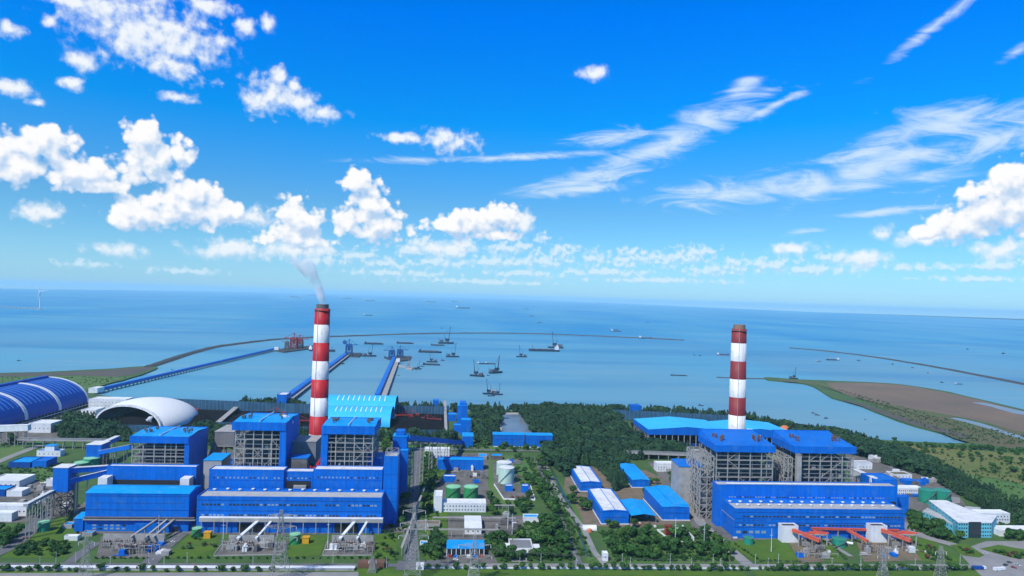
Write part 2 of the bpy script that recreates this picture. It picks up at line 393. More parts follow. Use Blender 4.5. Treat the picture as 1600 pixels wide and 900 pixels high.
M['lawn'] = mat('mown_grass', (.085, .165, .018), .95, .1, .05, (.050, .115, .018), fine=.18, detail=8, spec=.2, dirt=((.10, .12, .03), .7))
M['grass'] = mat('rough_grass', (.060, .135, .026), .95, .1, .022, (.030, .080, .020), fine=.25, detail=10, dirt=((.10, .12, .045), .7))
M['field'] = mat('dry_field_grass', (.175, .175, .060), .95, .1, .006, (.085, .135, .032), fine=.2, detail=10, spec=.2, dirt=((.21, .17, .08), .6))
M['field_green'] = mat('green_field', (.05, .145, .028), .95, .1, .01, (.10, .16, .04), fine=.2, detail=10)
M['mud'] = mat('brown_mud_flat', (.20, .140, .085), .9, .1, .006, (.13, .10, .075), fine=.12, detail=10, dirt=((.09, .085, .05), .6))
M['darkmud'] = mat('wet_grey_mud', (.120, .100, .085), .8, .1, .01, (.075, .075, .06), fine=.15, detail=9, spec=.2, dirt=((.07, .10, .04), .5))
M['spitgreen'] = mat('marsh_scrub', (.085, .13, .040), .95, .1, .012, (.12, .095, .06), fine=.3, detail=10, spec=.2)
M['rock'] = mat('breakwater_rock', (.085, .085, .085), .9, .1, .08, (.04, .045, .05), fine=.3, detail=8, spec=.2)
M['hull'] = mat('dark_ship_hull', (.020, .040, .085), .5, .1, .1, (.012, .024, .05))
M['hull_red'] = mat('red_ship_hull', (.22, .03, .03), .5, .1, .1)
M['deck'] = mat('ship_deck', (.12, .13, .15), .7, .1, .1, (.06, .065, .08))
M['crane_blue'] = mat('blue_crane_paint', (.012, .11, .34), .5, .1, .1, (.01, .06, .2))
M['fence_mesh'] = mat('blue_grey_wind_mesh', (.050, .155, .260), .7, .1, .05, (.025, .085, .16), streak=.3, alpha=.85, spec=.2)
M['pool'] = mat('settling_water', (.17, .22, .26), .3, .1, .02, (.12, .16, .19), spec=.4)
M['bark'] = mat('bark', (.10, .075, .05), .9)
M['pine'] = mat('casuarina_needles', (.040, .098, .036), .8, .1, .030, (.008, .034, .024), fine=.55, spec=.15, detail=6)
M['leaf'] = mat('broad_leaves', (.042, .122, .022), .7, .1, .07, (.014, .055, .015), fine=.45, spec=.2, detail=6)
M['leaf_lt'] = mat('bright_leaves', (.065, .150, .022), .7, .1, .07, (.032, .085, .018), fine=.4, spec=.2, detail=6)
M['red_leaf'] = mat('reddish_shrub_leaves', (.13, .04, .03), .7, .1, .2)
M['water_dk'] = mat('canal_water', (.03, .06, .045), .3, .1, .05, (.05, .09, .04), spec=.3)

def water_mat():
    m = bpy.data.materials.new('sea_water'); m.use_nodes = True; nt = m.node_tree; b = nt.nodes['Principled BSDF']
    g = nt.nodes.new('ShaderNodeNewGeometry'); sp = nt.nodes.new('ShaderNodeSeparateXYZ'); nt.links.new(g.outputs['Position'], sp.inputs[0])
    def nz(sc, vec, det=6):
        mp = nt.nodes.new('ShaderNodeMapping'); mp.inputs['Scale'].default_value = vec; nt.links.new(g.outputs['Position'], mp.inputs[0])
        n = nt.nodes.new('ShaderNodeTexNoise'); n.inputs['Scale'].default_value = sc; n.inputs['Detail'].default_value = det; nt.links.new(mp.outputs[0], n.inputs['Vector']); return n.outputs['Fac']
    def mr(x, a, c, lo=0, hi=1):
        n = nt.nodes.new('ShaderNodeMapRange'); nt.links.new(x, n.inputs[0]); n.inputs[1].default_value = a; n.inputs[2].default_value = c; n.inputs[3].default_value = lo; n.inputs[4].default_value = hi; return n.outputs[0]
    def mx(f, a, c):
        n = nt.nodes.new('ShaderNodeMix'); n.data_type = 'RGBA'; nt.links.new(f, n.inputs[0])
        for i, v in ((6, a), (7, c)):
            if isinstance(v, tuple): n.inputs[i].default_value = (*v, 1)
            else: nt.links.new(v, n.inputs[i])
        return n.outputs[2]
    def ad(a, c, k):
        n = nt.nodes.new('ShaderNodeMath'); n.operation = 'MULTIPLY_ADD'; nt.links.new(c, n.inputs[0]); n.inputs[1].default_value = k; nt.links.new(a, n.inputs[2]); return n.outputs[0]
    # silty inshore water runs out into clear blue water, in wandering bands
    y = ad(sp.outputs[1], nz(.0006, (1, 1, 1)), 2600)
    c = mx(mr(y, 2400, 6200), (.165, .315, .365), (.012, .235, .46))
    c = mx(mr(nz(.0011, (1, .28, 1), 9), .40, .62, 0, .8), c, (.090, .34, .47))
    c = mx(mr(nz(.004, (.35, 1.6, 1), 8), .54, .70, 0, .5), c, (.21, .36, .42))
    c = mx(mr(nz(.0017, (.22, 1.5, 1), 10), .50, .66, 0, .55), c, (.018, .185, .37))
    c = mx(mr(nz(.012, (.12, 1.6, 1), 8), .60, .74, 0, .4), c, (.24, .40, .46))
    nt.links.new(c, b.inputs['Base Color'])
    b.inputs['Roughness'].default_value = .5; b.inputs['Specular IOR Level'].default_value = .25
    bp = nt.nodes.new('ShaderNodeBump'); bp.inputs['Strength'].default_value = .6; bp.inputs['Distance'].default_value = 1.2
    nt.links.new(nz(.09, (.6, 1, 1), 5), bp.inputs['Height']); nt.links.new(bp.outputs[0], b.inputs['Normal'])
    return m
M['sea'] = water_mat()

def volume_mat(name, density, scale, thr=(.42, .7), col=(1, 1, 1)):
    m = bpy.data.materials.new(name); m.use_nodes = True; nt = m.node_tree; nt.nodes.clear()
    v = nt.nodes.new('ShaderNodeVolumePrincipled'); o = nt.nodes.new('ShaderNodeOutputMaterial'); v.inputs['Color'].default_value = (*col, 1)
    nt.links.new(v.outputs[0], o.inputs['Volume'])
    tc = nt.nodes.new('ShaderNodeNewGeometry'); n = nt.nodes.new('ShaderNodeTexNoise'); n.inputs['Scale'].default_value = scale; n.inputs['Detail'].default_value = 4
    nt.links.new(tc.outputs['Position'], n.inputs['Vector'])
    r = nt.nodes.new('ShaderNodeMapRange'); r.inputs[1].default_value = thr[0]; r.inputs[2].default_value = thr[1]; r.inputs[3].default_value = 0; r.inputs[4].default_value = density
    nt.links.new(n.outputs['Fac'], r.inputs[0]); nt.links.new(r.outputs[0], v.inputs['Density']); return m

# ---------------------------------------------------------------- setting: sea, land, roads
SEA_Z = -3.0
def sheet(name, pts, z, mt, kind='structure', zb=None):
    pts = [tuple(p[:2]) for p in pts]
    mb = MB()
    if zb is not None: mb.prism(pts, zb, z)
    else:
        n = len(pts); a = sum(pts[i][0]*pts[(i+1) % n][1]-pts[(i+1) % n][0]*pts[i][1] for i in range(n))
        if a < 0: pts = pts[::-1]
        mb.add([(p[0], p[1], z) for p in pts], [tuple(range(n))])
    o = mb.build(name, mt); o['kind'] = kind; return o
def gp(L, z=0): return [G(x, y, z) for x, y in L]
def smoothline(L, n=4):
    out = []
    for i in range(len(L)-1):
        p0 = L[max(i-1, 0)]; p1 = L[i]; p2 = L[i+1]; p3 = L[min(i+2, len(L)-1)]
        for k in range(n):
            t = k/n; out.append(tuple(.5*(2*p1[j]+(p2[j]-p0[j])*t+(2*p0[j]-5*p1[j]+4*p2[j]-p3[j])*t*t+(3*p1[j]-p0[j]-3*p2[j]+p3[j])*t**3) for j in (0, 1)))
    out.append(tuple(L[-1])); return out

# the sea's outer edge: the visible horizon, a little nearer towards the sides
edge = []
for k in range(97):
    a = R(-96+192*k/96)+YAW; d = 90000 if k in (0, 96) else 26000+64000*math.exp(-((a+R(4))/R(17))**2)
    edge.append((d*math.sin(a), d*math.cos(a)))
sheet('sea', edge+[(30000, -3000), (-30000, -3000)], SEA_Z, M['sea'])

coast = smoothline([(-420,596),(-200,588),(-60,584),(60,581.5),(150,577),(232,572),(244,576),(205,590),(168,600),(146,608),(150,616),(200,622),
    (300,632),(400,637),(520,640),(620,641),(760,642),(860,642),(960,644),(1100,651),(1180,658),(1250,668),(1340,683),(1430,690),(1500,692),(1516,687),
    (1450,671),(1400,656),(1345,634),(1300,621),(1272,604),(1250,598),(1215,595),(1196,592),(1200,589.5),(1262,593.5),(1330,596),(1390,598.5),(1460,608),(1530,623),(1600,640),(1750,680)], 3)
coast = [(x, y+random.uniform(-.5, .5)) for x, y in coast]
land = gp(coast)
land = [Vector((-4200, land[0].y+300, 0))]+land+[Vector((land[-1].x+300, land[-1].y-60, 0)), Vector((3200, 700, 0)), Vector((3200, -900, 0)), Vector((-4200, -900, 0))]
sheet('ground', land, 0, M['grass'], zb=-8)
# foreshore and fields
sheet('beach', gp(smoothline([(-400,596.5),(-100,586),(60,583),(150,579),(228,573.5),(236,577),(190,588),(120,586.5),(40,588),(-60,590),(-400,603)])), .10, M['darkmud'])
sheet('shore_field', gp(smoothline([(-400,604),(0,590),(90,588),(185,589),(190,592),(150,605),(130,608),(60,607),(0,611),(-400,625)])), .12, M['field_green'])
sheet('mud_flat', gp(smoothline([(1290,597.5),(1390,600),(1460,610),(1530,625),(1600,643),(1720,675),(1700,690),(1600,676),(1540,660),(1480,648),(1400,634),(1330,620),(1300,606)])), .12, M['mud'])
sheet('marsh', gp(smoothline([(1208,592),(1260,595),(1290,600),(1330,620),(1400,634),(1480,649),(1560,668),(1640,684),(1640,705),(1520,692),(1470,676),(1420,657),(1360,630),(1310,612),(1270,601),(1225,596)])), .20, M['spitgreen'])
sheet('mud_shore', gp(smoothline([(1306,623),(1345,630),(1400,648),(1470,668),(1500,676),(1514,681),(1508,686),(1452,671),(1402,656),(1348,635)])), .28, M['darkmud'])
sheet('tidal_pool', gp(smoothline([(1484,653.5),(1500,654),(1538,663),(1580,677),(1640,692.5),(1640,696),(1585,683),(1545,670),(1505,659)])), .32, M['pool'])
sheet('tidal_channel', gp(smoothline([(1518,629),(1540,630),(1572,637),(1620,647),(1700,663),(1700,667),(1620,652),(1580,645),(1550,636)])), .32, M['pool'])
sheet('dry_field', gp(smoothline([(1352,694),(1420,696),(1480,700),(1540,705),(1620,712),(1700,720),(1700,790),(1620,764),(1560,748),(1510,740),(1470,720),(1420,708)])), .14, M['field'])
sheet('green_field', gp(smoothline([(1468,722),(1520,742),(1570,752),(1640,772),(1640,812),(1590,792),(1540,772),(1490,748)])), .20, M['field_green'])
def yard(name, L, mt, z): return sheet(name, gp(L), z, M[mt])
yard('yard', [(300,704),(640,700),(632,832),(440,836),(120,834),(112,800),(175,752),(220,720),(290,700)], 'paving', .16)
yard('yard', [(0,742),(60,748),(118,770),(112,800),(70,815),(0,818)], 'paving', .16)
yard('yard', [(-60,664),(100,640),(150,640),(165,652),(120,665),(100,690),(-60,694)], 'paving', .14)
yard('yard', [(680,708),(765,708),(768,790),(676,800)], 'paving', .16)
yard('lawn', [(764,712),(804,712),(820,762),(832,792),(776,790),(762,760)], 'field_green', .17)
yard('tank_pad', [(770,722),(800,720),(812,758),(772,760)], 'paving', .22)
yard('tank_pad', [(772,760),(828,760),(836,782),(788,782)], 'paving', .24)
yard('yard', [(700,806),(816,806),(822,842),(760,846),(700,845)], 'paving', .16)
yard('yard', [(690,862),(768,862),(778,880),(690,880)], 'paving', .18)
yard('yard', [(785,850),(825,850),(826,878),(800,878)], 'road_pale', .16)
yard('yard', [(1012,722),(1130,714),(1150,840),(1085,842),(1075,800),(1050,770)], 'paving', .16)
yard('dirt_yard', [(885,728),(1010,735),(1060,760),(1085,815),(1000,824),(900,822),(880,775)], 'dirt', .13)
yard('yard', [(1320,700),(1380,706),(1480,752),(1510,790),(1418,800),(1400,770),(1330,760)], 'paving', .16)
yard('yard', [(1092,756),(1420,756),(1420,840),(1140,848),(1120,820)], 'paving', .15)
yard('transformer_yard', [(158,838),(255,838),(232,872),(150,872)], 'paving', .22)
yard('transformer_yard', [(350,846),(452,846),(440,866),(334,868)], 'paving', .22)
yard('transformer_yard', [(512,846),(585,846),(582,866),(504,868)], 'paving', .22)
yard('transformer_yard', [(1232,846),(1296,846),(1312,876),(1250,880)], 'dirt', .22)
yard('transformer_yard', [(1338,846),(1420,846),(1440,876),(1350,878)], 'dirt', .22)
yard('coal_yard_floor', [(300,640),(500,645),(505,672),(310,672)], 'coal', .14)
yard('coal_yard_floor', [(612,644),(694,645),(696,672),(604,672)], 'coal', .14)
yard('coal_yard_floor', [(150,652),(300,652),(312,668),(150,668)], 'coal', .14)
yard('coal_yard_floor', [(985,660),(1240,664),(1240,712),(1000,708)], 'coal', .14)
yard('lawn', [(0,872),(5,868),(95,808),(128,822),(122,836),(98,872)], 'lawn', .16)
yard('lawn', [(258,872),(298,834),(344,836),(330,870),(328,873)], 'lawn', .20)
yard('lawn', [(448,866),(460,838),(510,838),(500,868),(448,872)], 'lawn', .20)
yard('lawn', [(588,834),(622,834),(620,876),(584,872)], 'lawn', .20)
yard('lawn', [(668,800),(700,800),(692,876),(662,872)], 'lawn', .14)
yard('lawn', [(676,728),(697,728),(694,750),(672,750)], 'lawn', .2)
yard('lawn', [(670,756),(680,756),(676,800),(662,800)], 'lawn', .2)
yard('lawn', [(804,714),(836,720),(848,760),(820,760)], 'field_green', .18)
yard('lawn', [(822,818),(860,812),(872,836),(850,842),(822,838)], 'field_green', .18)
yard('lawn', [(935,832),(1130,830),(1156,880),(962,880)], 'field_green', .15)
yard('lawn', [(1130,846),(1222,842),(1256,880),(1184,880)], 'lawn', .20)
yard('lawn', [(1262,848),(1290,842),(1322,880),(1290,878)], 'lawn', .24)
yard('lawn', [(1425,838),(1450,842),(1512,878),(1440,878)], 'lawn', .20)
yard('lawn', [(-40,888.5),(604,888.5),(1160,893),(1170,905),(-40,905)], 'lawn', .14)
yard('lawn', [(1180,893),(1530,893),(1545,910),(1185,910)], 'lawn', .14)
yard('lawn', [(850,716),(900,790),(935,870),(918,878),(895,820),(846,724)], 'field_green', .17)
yard('lawn', [(0,700),(60,688),(75,694),(0,724)], 'field_green', .2)
yard('lawn', [(20,745),(60,728),(120,728),(100,760),(60,752)], 'field_green', .2)
yard('lawn', [(440,684),(1000,692),(980,704),(440,700)], 'field_green', .12)
def ribbon(name, L, w, mt, z=.32, kind='structure'):
    P = [Vector((p[0], p[1], 0)) for p in L]; a, b = [], []
    for i, p in enumerate(P):
        d = (P[min(i+1, len(P)-1)]-P[max(i-1, 0)]).normalized(); n = Vector((-d.y, d.x, 0))*w/2; a.append(p+n); b.append(p-n)
    mb = MB(); n = len(P); mb.add([(*v[:2], z) for v in a]+[(*v[:2], z) for v in b], [(i, n+i, n+i+1, i+1) for i in range(n-1)])
    o = mb.build(name, M[mt] if isinstance(mt, str) else mt); o['kind'] = kind; return o
M['line'] = mat('road_line_paint', (.72, .72, .70), .7, .15, .2)
YR = 588.0
ribbon('road', [(-900, YR), (-40, YR)], 7, 'asphalt', .30)
ribbon('road', [(-40, YR), (470, YR)], 8.5, 'road_pale', .32)
ribbon('road', gp([(640,876),(643,840),(647,780),(650,740),(654,700)]), 11, 'asphalt', .36)
ribbon('road', gp([(620,884),(655,884),(690,882)]), 20, 'asphalt', .33)
ribbon('road', gp([(905,884),(886,836),(868,795),(852,755),(838,714)]), 7, 'asphalt', .34)
ribbon('road', gp([(948,886),(928,862),(912,826),(896,806),(882,788),(862,752),(846,716)]), 5.5, 'road_pale', .36)
ribbon('road', gp([(1170,884),(1140,858),(1112,834),(1094,816),(1080,790),(1062,764)]), 11, 'road_pale', .38)
ribbon('road', gp([(-30,876),(10,858),(42,835),(62,815),(80,800)]), 14, 'asphalt', .36)
ribbon('road', gp([(-20,729),(20,712),(62,696)]), 11, 'road_pale', .30)
ribbon('road', gp([(232,882),(256,856),(284,833)]), 13, 'asphalt', .36)
ribbon('road', gp([(108,880),(130,862),(152,848)]), 9, 'asphalt', .38)
ribbon('road', gp([(440,690),(610,692),(770,694),(860,696)]), 8, 'road_pale', .30)
ribbon('road', gp([(1330,870),(1310,858),(1292,844),(1284,838)]), 5, 'road_pale', .40)
ribbon('road', gp([(1405,815),(1440,838),(1490,852),(1530,872),(1570,892),(1620,905)]), 13, 'road_pale', .40)
yard('plaza', [(1496,862),(1540,846),(1640,846),(1640,925),(1560,925),(1520,888)], 'road_pale', .35)
yard('plaza', [(1425,768),(1500,778),(1500,786),(1462,792)], 'road_pale', .3)
yard('lawn', [(1484,852),(1510,850),(1538,868),(1530,872),(1500,868)], 'lawn', .5)
yard('lawn', [(1530,858),(1560,852),(1640,866),(1640,878),(1580,872)], 'lawn', .5)
# painted centre lines on the asphalt roads
mb = MB()
for L, z in ((gp([(640,876),(643,840),(647,780),(650,740),(654,700)]), .42), (gp([(905,884),(886,836),(868,795),(852,755),(838,714)]), .40), (gp([(232,882),(256,856),(284,833)]), .42), (gp([(-30,876),(10,858),(42,835),(62,815)]), .42)):
    for a, b in zip(L, L[1:]):
        n = max(1, int((b-a).length/9)); d = (b-a).normalized(); s = Vector((-d.y, d.x, 0))*.12
        for k in range(n):
            p = a+(b-a)*(k/n); q = p+d*4
            mb.add([(*(p-s)[:2], z), (*(q-s)[:2], z), (*(q+s)[:2], z), (*(p+s)[:2], z)], [(0, 1, 2, 3)])
o = mb.build('road_marking', M['line']); o['kind'] = 'structure'
# settling canal
cv = gp([(784,648),(820,648),(836,684),(784,684)])
sheet('canal_bank', [tuple(p[:2]) for p in gp([(776,645),(826,645),(850,688),(775,688)])], .5, M['concrete'])
sheet('canal_water', [tuple(p[:2]) for p in cv], .62, M['pool'])
sheet('ditch_water', gp([(856,718),(868,742),(897,800),(920,868),(917,872),(893,805),(865,745),(853,720)]), .28, M['water_dk'])
sheet('ditch_water', gp([(-60,896),(560,894),(560,915),(-60,915)]), .2, M['road_pale'])

# ---------------------------------------------------------------- building helpers
_wr = random.Random(4)
def window_row(parent, x0, x1, y, z, n, w, h, mt='glass', side='front', name='window'):
    off = ROOT[parent.name]; first = {}; alt = {'glass': 'pane', 'pane': 'glass'}.get(mt, mt)
    for i in range(n):
        if mt in ('glass', 'pane') and n > 16 and _wr.random() < .06: continue
        k = alt if _wr.random() < .28 else mt; t = (i+.5)/n
        p = Vector((x0+(x1-x0)*t, y, z)) if side == 'front' else Vector((y, x0+(x1-x0)*t, z))
        if k not in first:
            mb = MB()
            if side == 'front': mb.box(-w/2, w/2, -.12, .3, -h/2, h/2)
            else: mb.box(-.12, .12, -w/2, w/2, -h/2, h/2)
            o = first[k] = mb.build(name, M[k], parent, local=True); ROOT[o.name] = off
        else: o = share(first[k], name, parent, (0, 0, 0))
        o.location = p-off
def hall(name, label, cat, x0, x1, y0, y1, h, wall='blue', roof='roof_blue', kind='gable_x', rise=2., group=None, base=0, eave=.5, fh=.9):
    t = thing(name, label, cat, (x0, y0, base), group)
    w = MB(); w.prism([(x0,y0),(x1,y0),(x1,y1),(x0,y1)], base, h, cap=(kind == 'flat'))
    if kind == 'gable_x':   # ridge along x: gable ends left and right
        ym = (y0+y1)/2; w.add([(x0,y0,h),(x0,y1,h),(x0,ym,h+rise),(x1,y0,h),(x1,y1,h),(x1,ym,h+rise)], [(0,2,1),(3,4,5)])
    elif kind == 'gable_y':
        xm = (x0+x1)/2; w.add([(x0,y0,h),(x1,y0,h),(xm,y0,h+rise),(x0,y1,h),(x1,y1,h),(xm,y1,h+rise)], [(0,1,2),(3,5,4)])
    elif kind == 'shed':    # rises to the back
        w.add([(x0,y0,h),(x0,y1,h),(x0,y1,h+rise),(x1,y0,h),(x1,y1,h),(x1,y1,h+rise)], [(0,2,1),(3,4,5),(1,2,5,4)])
    w.build('wall', M[wall], t)
    e = eave; r = MB(); k = .25
    if kind == 'flat':
        r.box(x0+.6, x1-.6, y0+.6, y1-.6, h-.3, h+.05)
        c = MB()
        for a in ((x0-.1,x1+.1,y0-.1,y0+.6),(x0-.1,x1+.1,y1-.6,y1+.1),(x0-.1,x0+.6,y0+.6,y1-.6),(x1-.6,x1+.1,y0+.6,y1-.6)): c.box(*a, h-.2, h+fh)
        PAR = c
    elif kind == 'gable_x':
        ym = (y0+y1)/2; s = rise/(ym-y0)
        r.add([(x0-e,y0-e,h-s*e+k),(x1+e,y0-e,h-s*e+k),(x1+e,ym,h+rise+k),(x0-e,ym,h+rise+k),(x0-e,y1+e,h-s*e+k),(x1+e,y1+e,h-s*e+k),
               (x0-e,y0-e,h-s*e-k),(x1+e,y0-e,h-s*e-k),(x1+e,y1+e,h-s*e-k),(x0-e,y1+e,h-s*e-k)],
              [(0,1,2,3),(3,2,5,4),(6,7,1,0),(0,3,6),(3,4,9,6),(1,7,2),(2,7,8,5),(4,5,8,9)])
    elif kind == 'gable_y':
        xm = (x0+x1)/2; s = rise/(xm-x0)
        r.add([(x0-e,y0-e,h-s*e+k),(xm,y0-e,h+rise+k),(x1+e,y0-e,h-s*e+k),(x0-e,y1+e,h-s*e+k),(xm,y1+e,h+rise+k),(x1+e,y1+e,h-s*e+k),
               (x0-e,y0-e,h-s*e-k),(x1+e,y0-e,h-s*e-k),(xm,y0-e,h+rise-k)],
              [(0,1,4,3),(1,2,5,4),(6,8,1,0),(8,7,2,1),(0,3,6),(2,7,5)])
    elif kind == 'shed':
        r.add([(x0-e,y0-e,h+k),(x1+e,y0-e,h+k),(x1+e,y1+e,h+rise+k),(x0-e,y1+e,h+rise+k),(x0-e,y0-e,h-k),(x1+e,y0-e,h-k),(x1+e,y1+e,h+rise-k),(x0-e,y1+e,h+rise-k)],
              [(0,1,2,3),(4,7,6,5),(0,4,5,1),(1,5,6,2),(3,2,6,7),(0,3,7,4)])
    ro = r.build('roof', M[roof], t)
    if kind == 'flat': PAR.build('parapet', M[wall], ro)
    return t
def pxbox(xl, xr, yb, yt, ybk, depth=None, base_h=0, Y=None):
    if Y is None: p = G(xl, yb, base_h)
    else: p = AY(xl, yb, Y)
    x1 = AY(xr, yb, p.y).x; h = AY(xl, yt, p.y).z
    y1 = p.y+depth if depth else G(xl, ybk, h).y
    return p.x, x1, p.y, max(y1, p.y+3), h
def phall(name, label, cat, xl, xr, yb, yt, ybk=None, depth=None, Y=None, **k):
    x0, x1, y0, y1, h = pxbox(xl, xr, yb, yt, ybk, depth, Y=Y)
    t = hall(name, label, cat, x0, x1, y0, y1, h, **k); return t, (x0, x1, y0, y1, h)
def vents(parent, pts, r=1.1, hh=1.4, mt='white', name='roof_vent'):
    mb = MB(); mb.lathe((0,0,0), [(r*.6,-.6),(r*.6,hh*.5),(r,hh*.55),(r,hh*.85),(r*.3,hh)], 10)
    off = ROOT[parent.name]; first = None
    for p in pts:
        if first is None: o = first = mb.build(name, M[mt], parent, local=True, smooth=False); ROOT[o.name] = off
        else: o = share(first, name, parent, (0,0,0))
        o.location = Vector(p)-off
def tank(name, label, x, y, r, h, mt, roof, group=None, cone=1.2, stair=True):
    t = thing(name, label, 'storage tank', (x, y, 0), group)
    MB().lathe((x,y,0), [(r,0),(r,h)], 40).build('tank_wall', M[mt], t)
    ro = MB().lathe((x,y,0), [(r+.15,h-.25),(r+.15,h+.15),(r*.02,h+cone)], 40).build('tank_roof', M[roof], t)
    rl = MB()
    for i in range(24):
        a = 2*math.pi*i/24; b = 2*math.pi*(i+1)/24; p = Vector((x+r*math.cos(a), y+r*math.sin(a), h)); q = Vector((x+r*math.cos(b), y+r*math.sin(b), h))
        rl.bar(p+Vector((0,0,.1)), p+Vector((0,0,1.2)), .08); rl.bar(p+Vector((0,0,1.2)), q+Vector((0,0,1.2)), .1)
    rl.build('railing', M['steel'], ro)
    if stair:
        s = MB()
        for i in range(14):
            a = R(-150+i*6.5); b = R(-150+(i+1)*6.5)
            s.bar((x+(r+.5)*math.cos(a), y+(r+.5)*math.sin(a), h*i/14), (x+(r+.5)*math.cos(b), y+(r+.5)*math.sin(b), h*(i+1)/14), .9, .25)
        s.build('stair', M['steel_dk'], t)
    return t
def gallery(name, label, p, q, w, hh, wall='blue', roof='roof_white', legs=3, cat='conveyor gallery', group=None, ground=0, legw=.7):
    p, q = Vector(p), Vector(q); t = thing(name, label, cat, (p.x, p.y, ground), group)
    gw = MB().bar(p, q, w, hh).build('gallery_wall', M[wall], t)
    up = Vector((0,0,hh/2+.15)); MB().bar(p+up, q+up, w+.5, .3).build('roof', M[roof], gw)
    for i in range(legs):
        c = p+(q-p)*((i+.5)/legs); l = MB(); z = c.z-hh/2
        if z-ground < 1.5: continue
        d = (q-p).normalized(); n = Vector((-d.y, d.x, 0)).normalized()*w*.45
        l.bar((c+n).to_tuple()[:2]+(ground,), (c+n*.7).to_tuple()[:2]+(z,), legw); l.bar((c-n).to_tuple()[:2]+(ground,), (c-n*.7).to_tuple()[:2]+(z,), legw)
        k = int((z-ground)/6)+1
        for j in range(k):
            za, zb = ground+(z-ground)*j/k, ground+(z-ground)*(j+1)/k
            l.bar((c.x+n.x, c.y+n.y, za), (c.x-n.x, c.y-n.y, zb), legw*.55)
        l.build('leg', M['steel'], t)
    return t
def lattice(mb, x0, x1, y0, y1, z0, z1, lv, w=.6, taper=0):
    for k in range(lv):
        a = taper*k/lv; b = taper*(k+1)/lv
        za, zb = z0+(z1-z0)*k/lv, z0+(z1-z0)*(k+1)/lv
        A = [(x0+a,y0+a,za),(x1-a,y0+a,za),(x1-a,y1-a,za),(x0+a,y1-a,za)]; B = [(x0+b,y0+b,zb),(x1-b,y0+b,zb),(x1-b,y1-b,zb),(x0+b,y1-b,zb)]
        for i in range(4):
            j = (i+1) % 4; mb.bar(A[i], B[i], w); mb.bar(B[i], B[j], w*.7); mb.bar(A[i], B[j], w*.55); mb.bar(A[j], B[i], w*.55)
    return mb

# ---------------------------------------------------------------- chimneys
def chimney(label, px, Y, hpx, bands, mats, rt, rb, open_red):
    base = AY(px[0], px[1], Y); top = AY(hpx[0], hpx[1], Y); x, H = base.x*.0+top.x, top.z
    t = thing('chimney', label, 'chimney', (x, Y, 0))
    zs = [0]+[AY(hpx[0], b, Y).z for b in bands[::-1]]+[H]
    rad = lambda z: rb+(rt-rb)*min(1, z/H)
    for i in range(len(zs)-1):
        k = (len(zs)-2-i) % 2
        MB().lathe((x,Y,0), [(rad(zs[i]), zs[i]), (rad(zs[i+1]), zs[i+1])], 48).build('painted_band', M[mats[k]], t, smooth=True)
    c = MB(); c.lathe((x,Y,0), [(rt*.82,H-1),(rt*.82,H+5.5),(rt*.70,H+5.5),(rt*.70,H+3)], 40); c.build('flue_lip', M['steel_dk' if open_red else 'flue'], t)
    for z in (H-2,):
        r = rad(z); g = MB(); g2 = MB()
        for i in range(32):
            a, b = 2*math.pi*i/32, 2*math.pi*(i+1)/32
            g.bar((x+(r+.9)*math.cos(a), Y+(r+.9)*math.sin(a), z), (x+(r+.9)*math.cos(b), Y+(r+.9)*math.sin(b), z), 1.2, .15)
            g2.bar((x+(r+1.4)*math.cos(a), Y+(r+1.4)*math.sin(a), z+1.1), (x+(r+1.4)*math.cos(b), Y+(r+1.4)*math.sin(b), z+1.1), .08)
        go = g.build('walkway', M['steel'], t); g2.build('handrail', M['steel'], go)
    l = MB(); r = rb+.3
    l.bar((x+(rb+.25)*math.cos(R(250)), Y+(rb+.25)*math.sin(R(250)), 0), (x+(rt+.25)*math.cos(R(250)), Y+(rt+.25)*math.sin(R(250)), H), .45); l.build('ladder', M['steel'], t)
    for i in range(6):
        a = R(60*i); MB().box(x+(rt+.1)*math.cos(a)-.4, x+(rt+.1)*math.cos(a)+.4, Y+(rt+.1)*math.sin(a)-.4, Y+(rt+.1)*math.sin(a)+.4, H-3, H-2.2).build('warning_lamp', M['machine_red'], t)
    return x, H
xL, HL = chimney('tall red and white banded chimney with white smoke rising from its top', (497,690), 898, (504,482), [507,535,563.5,592,620.5,649,677.5,706], ('red','white_ch'), 9.6, 12.2, True)
xR, HR = chimney('faded red and white banded chimney without smoke, behind the right boiler house', (1150,700), 858, (1155,514), [536,564,592,620,648,676,704,732], ('maroon','white_ch'), 9.2, 11.6, False)

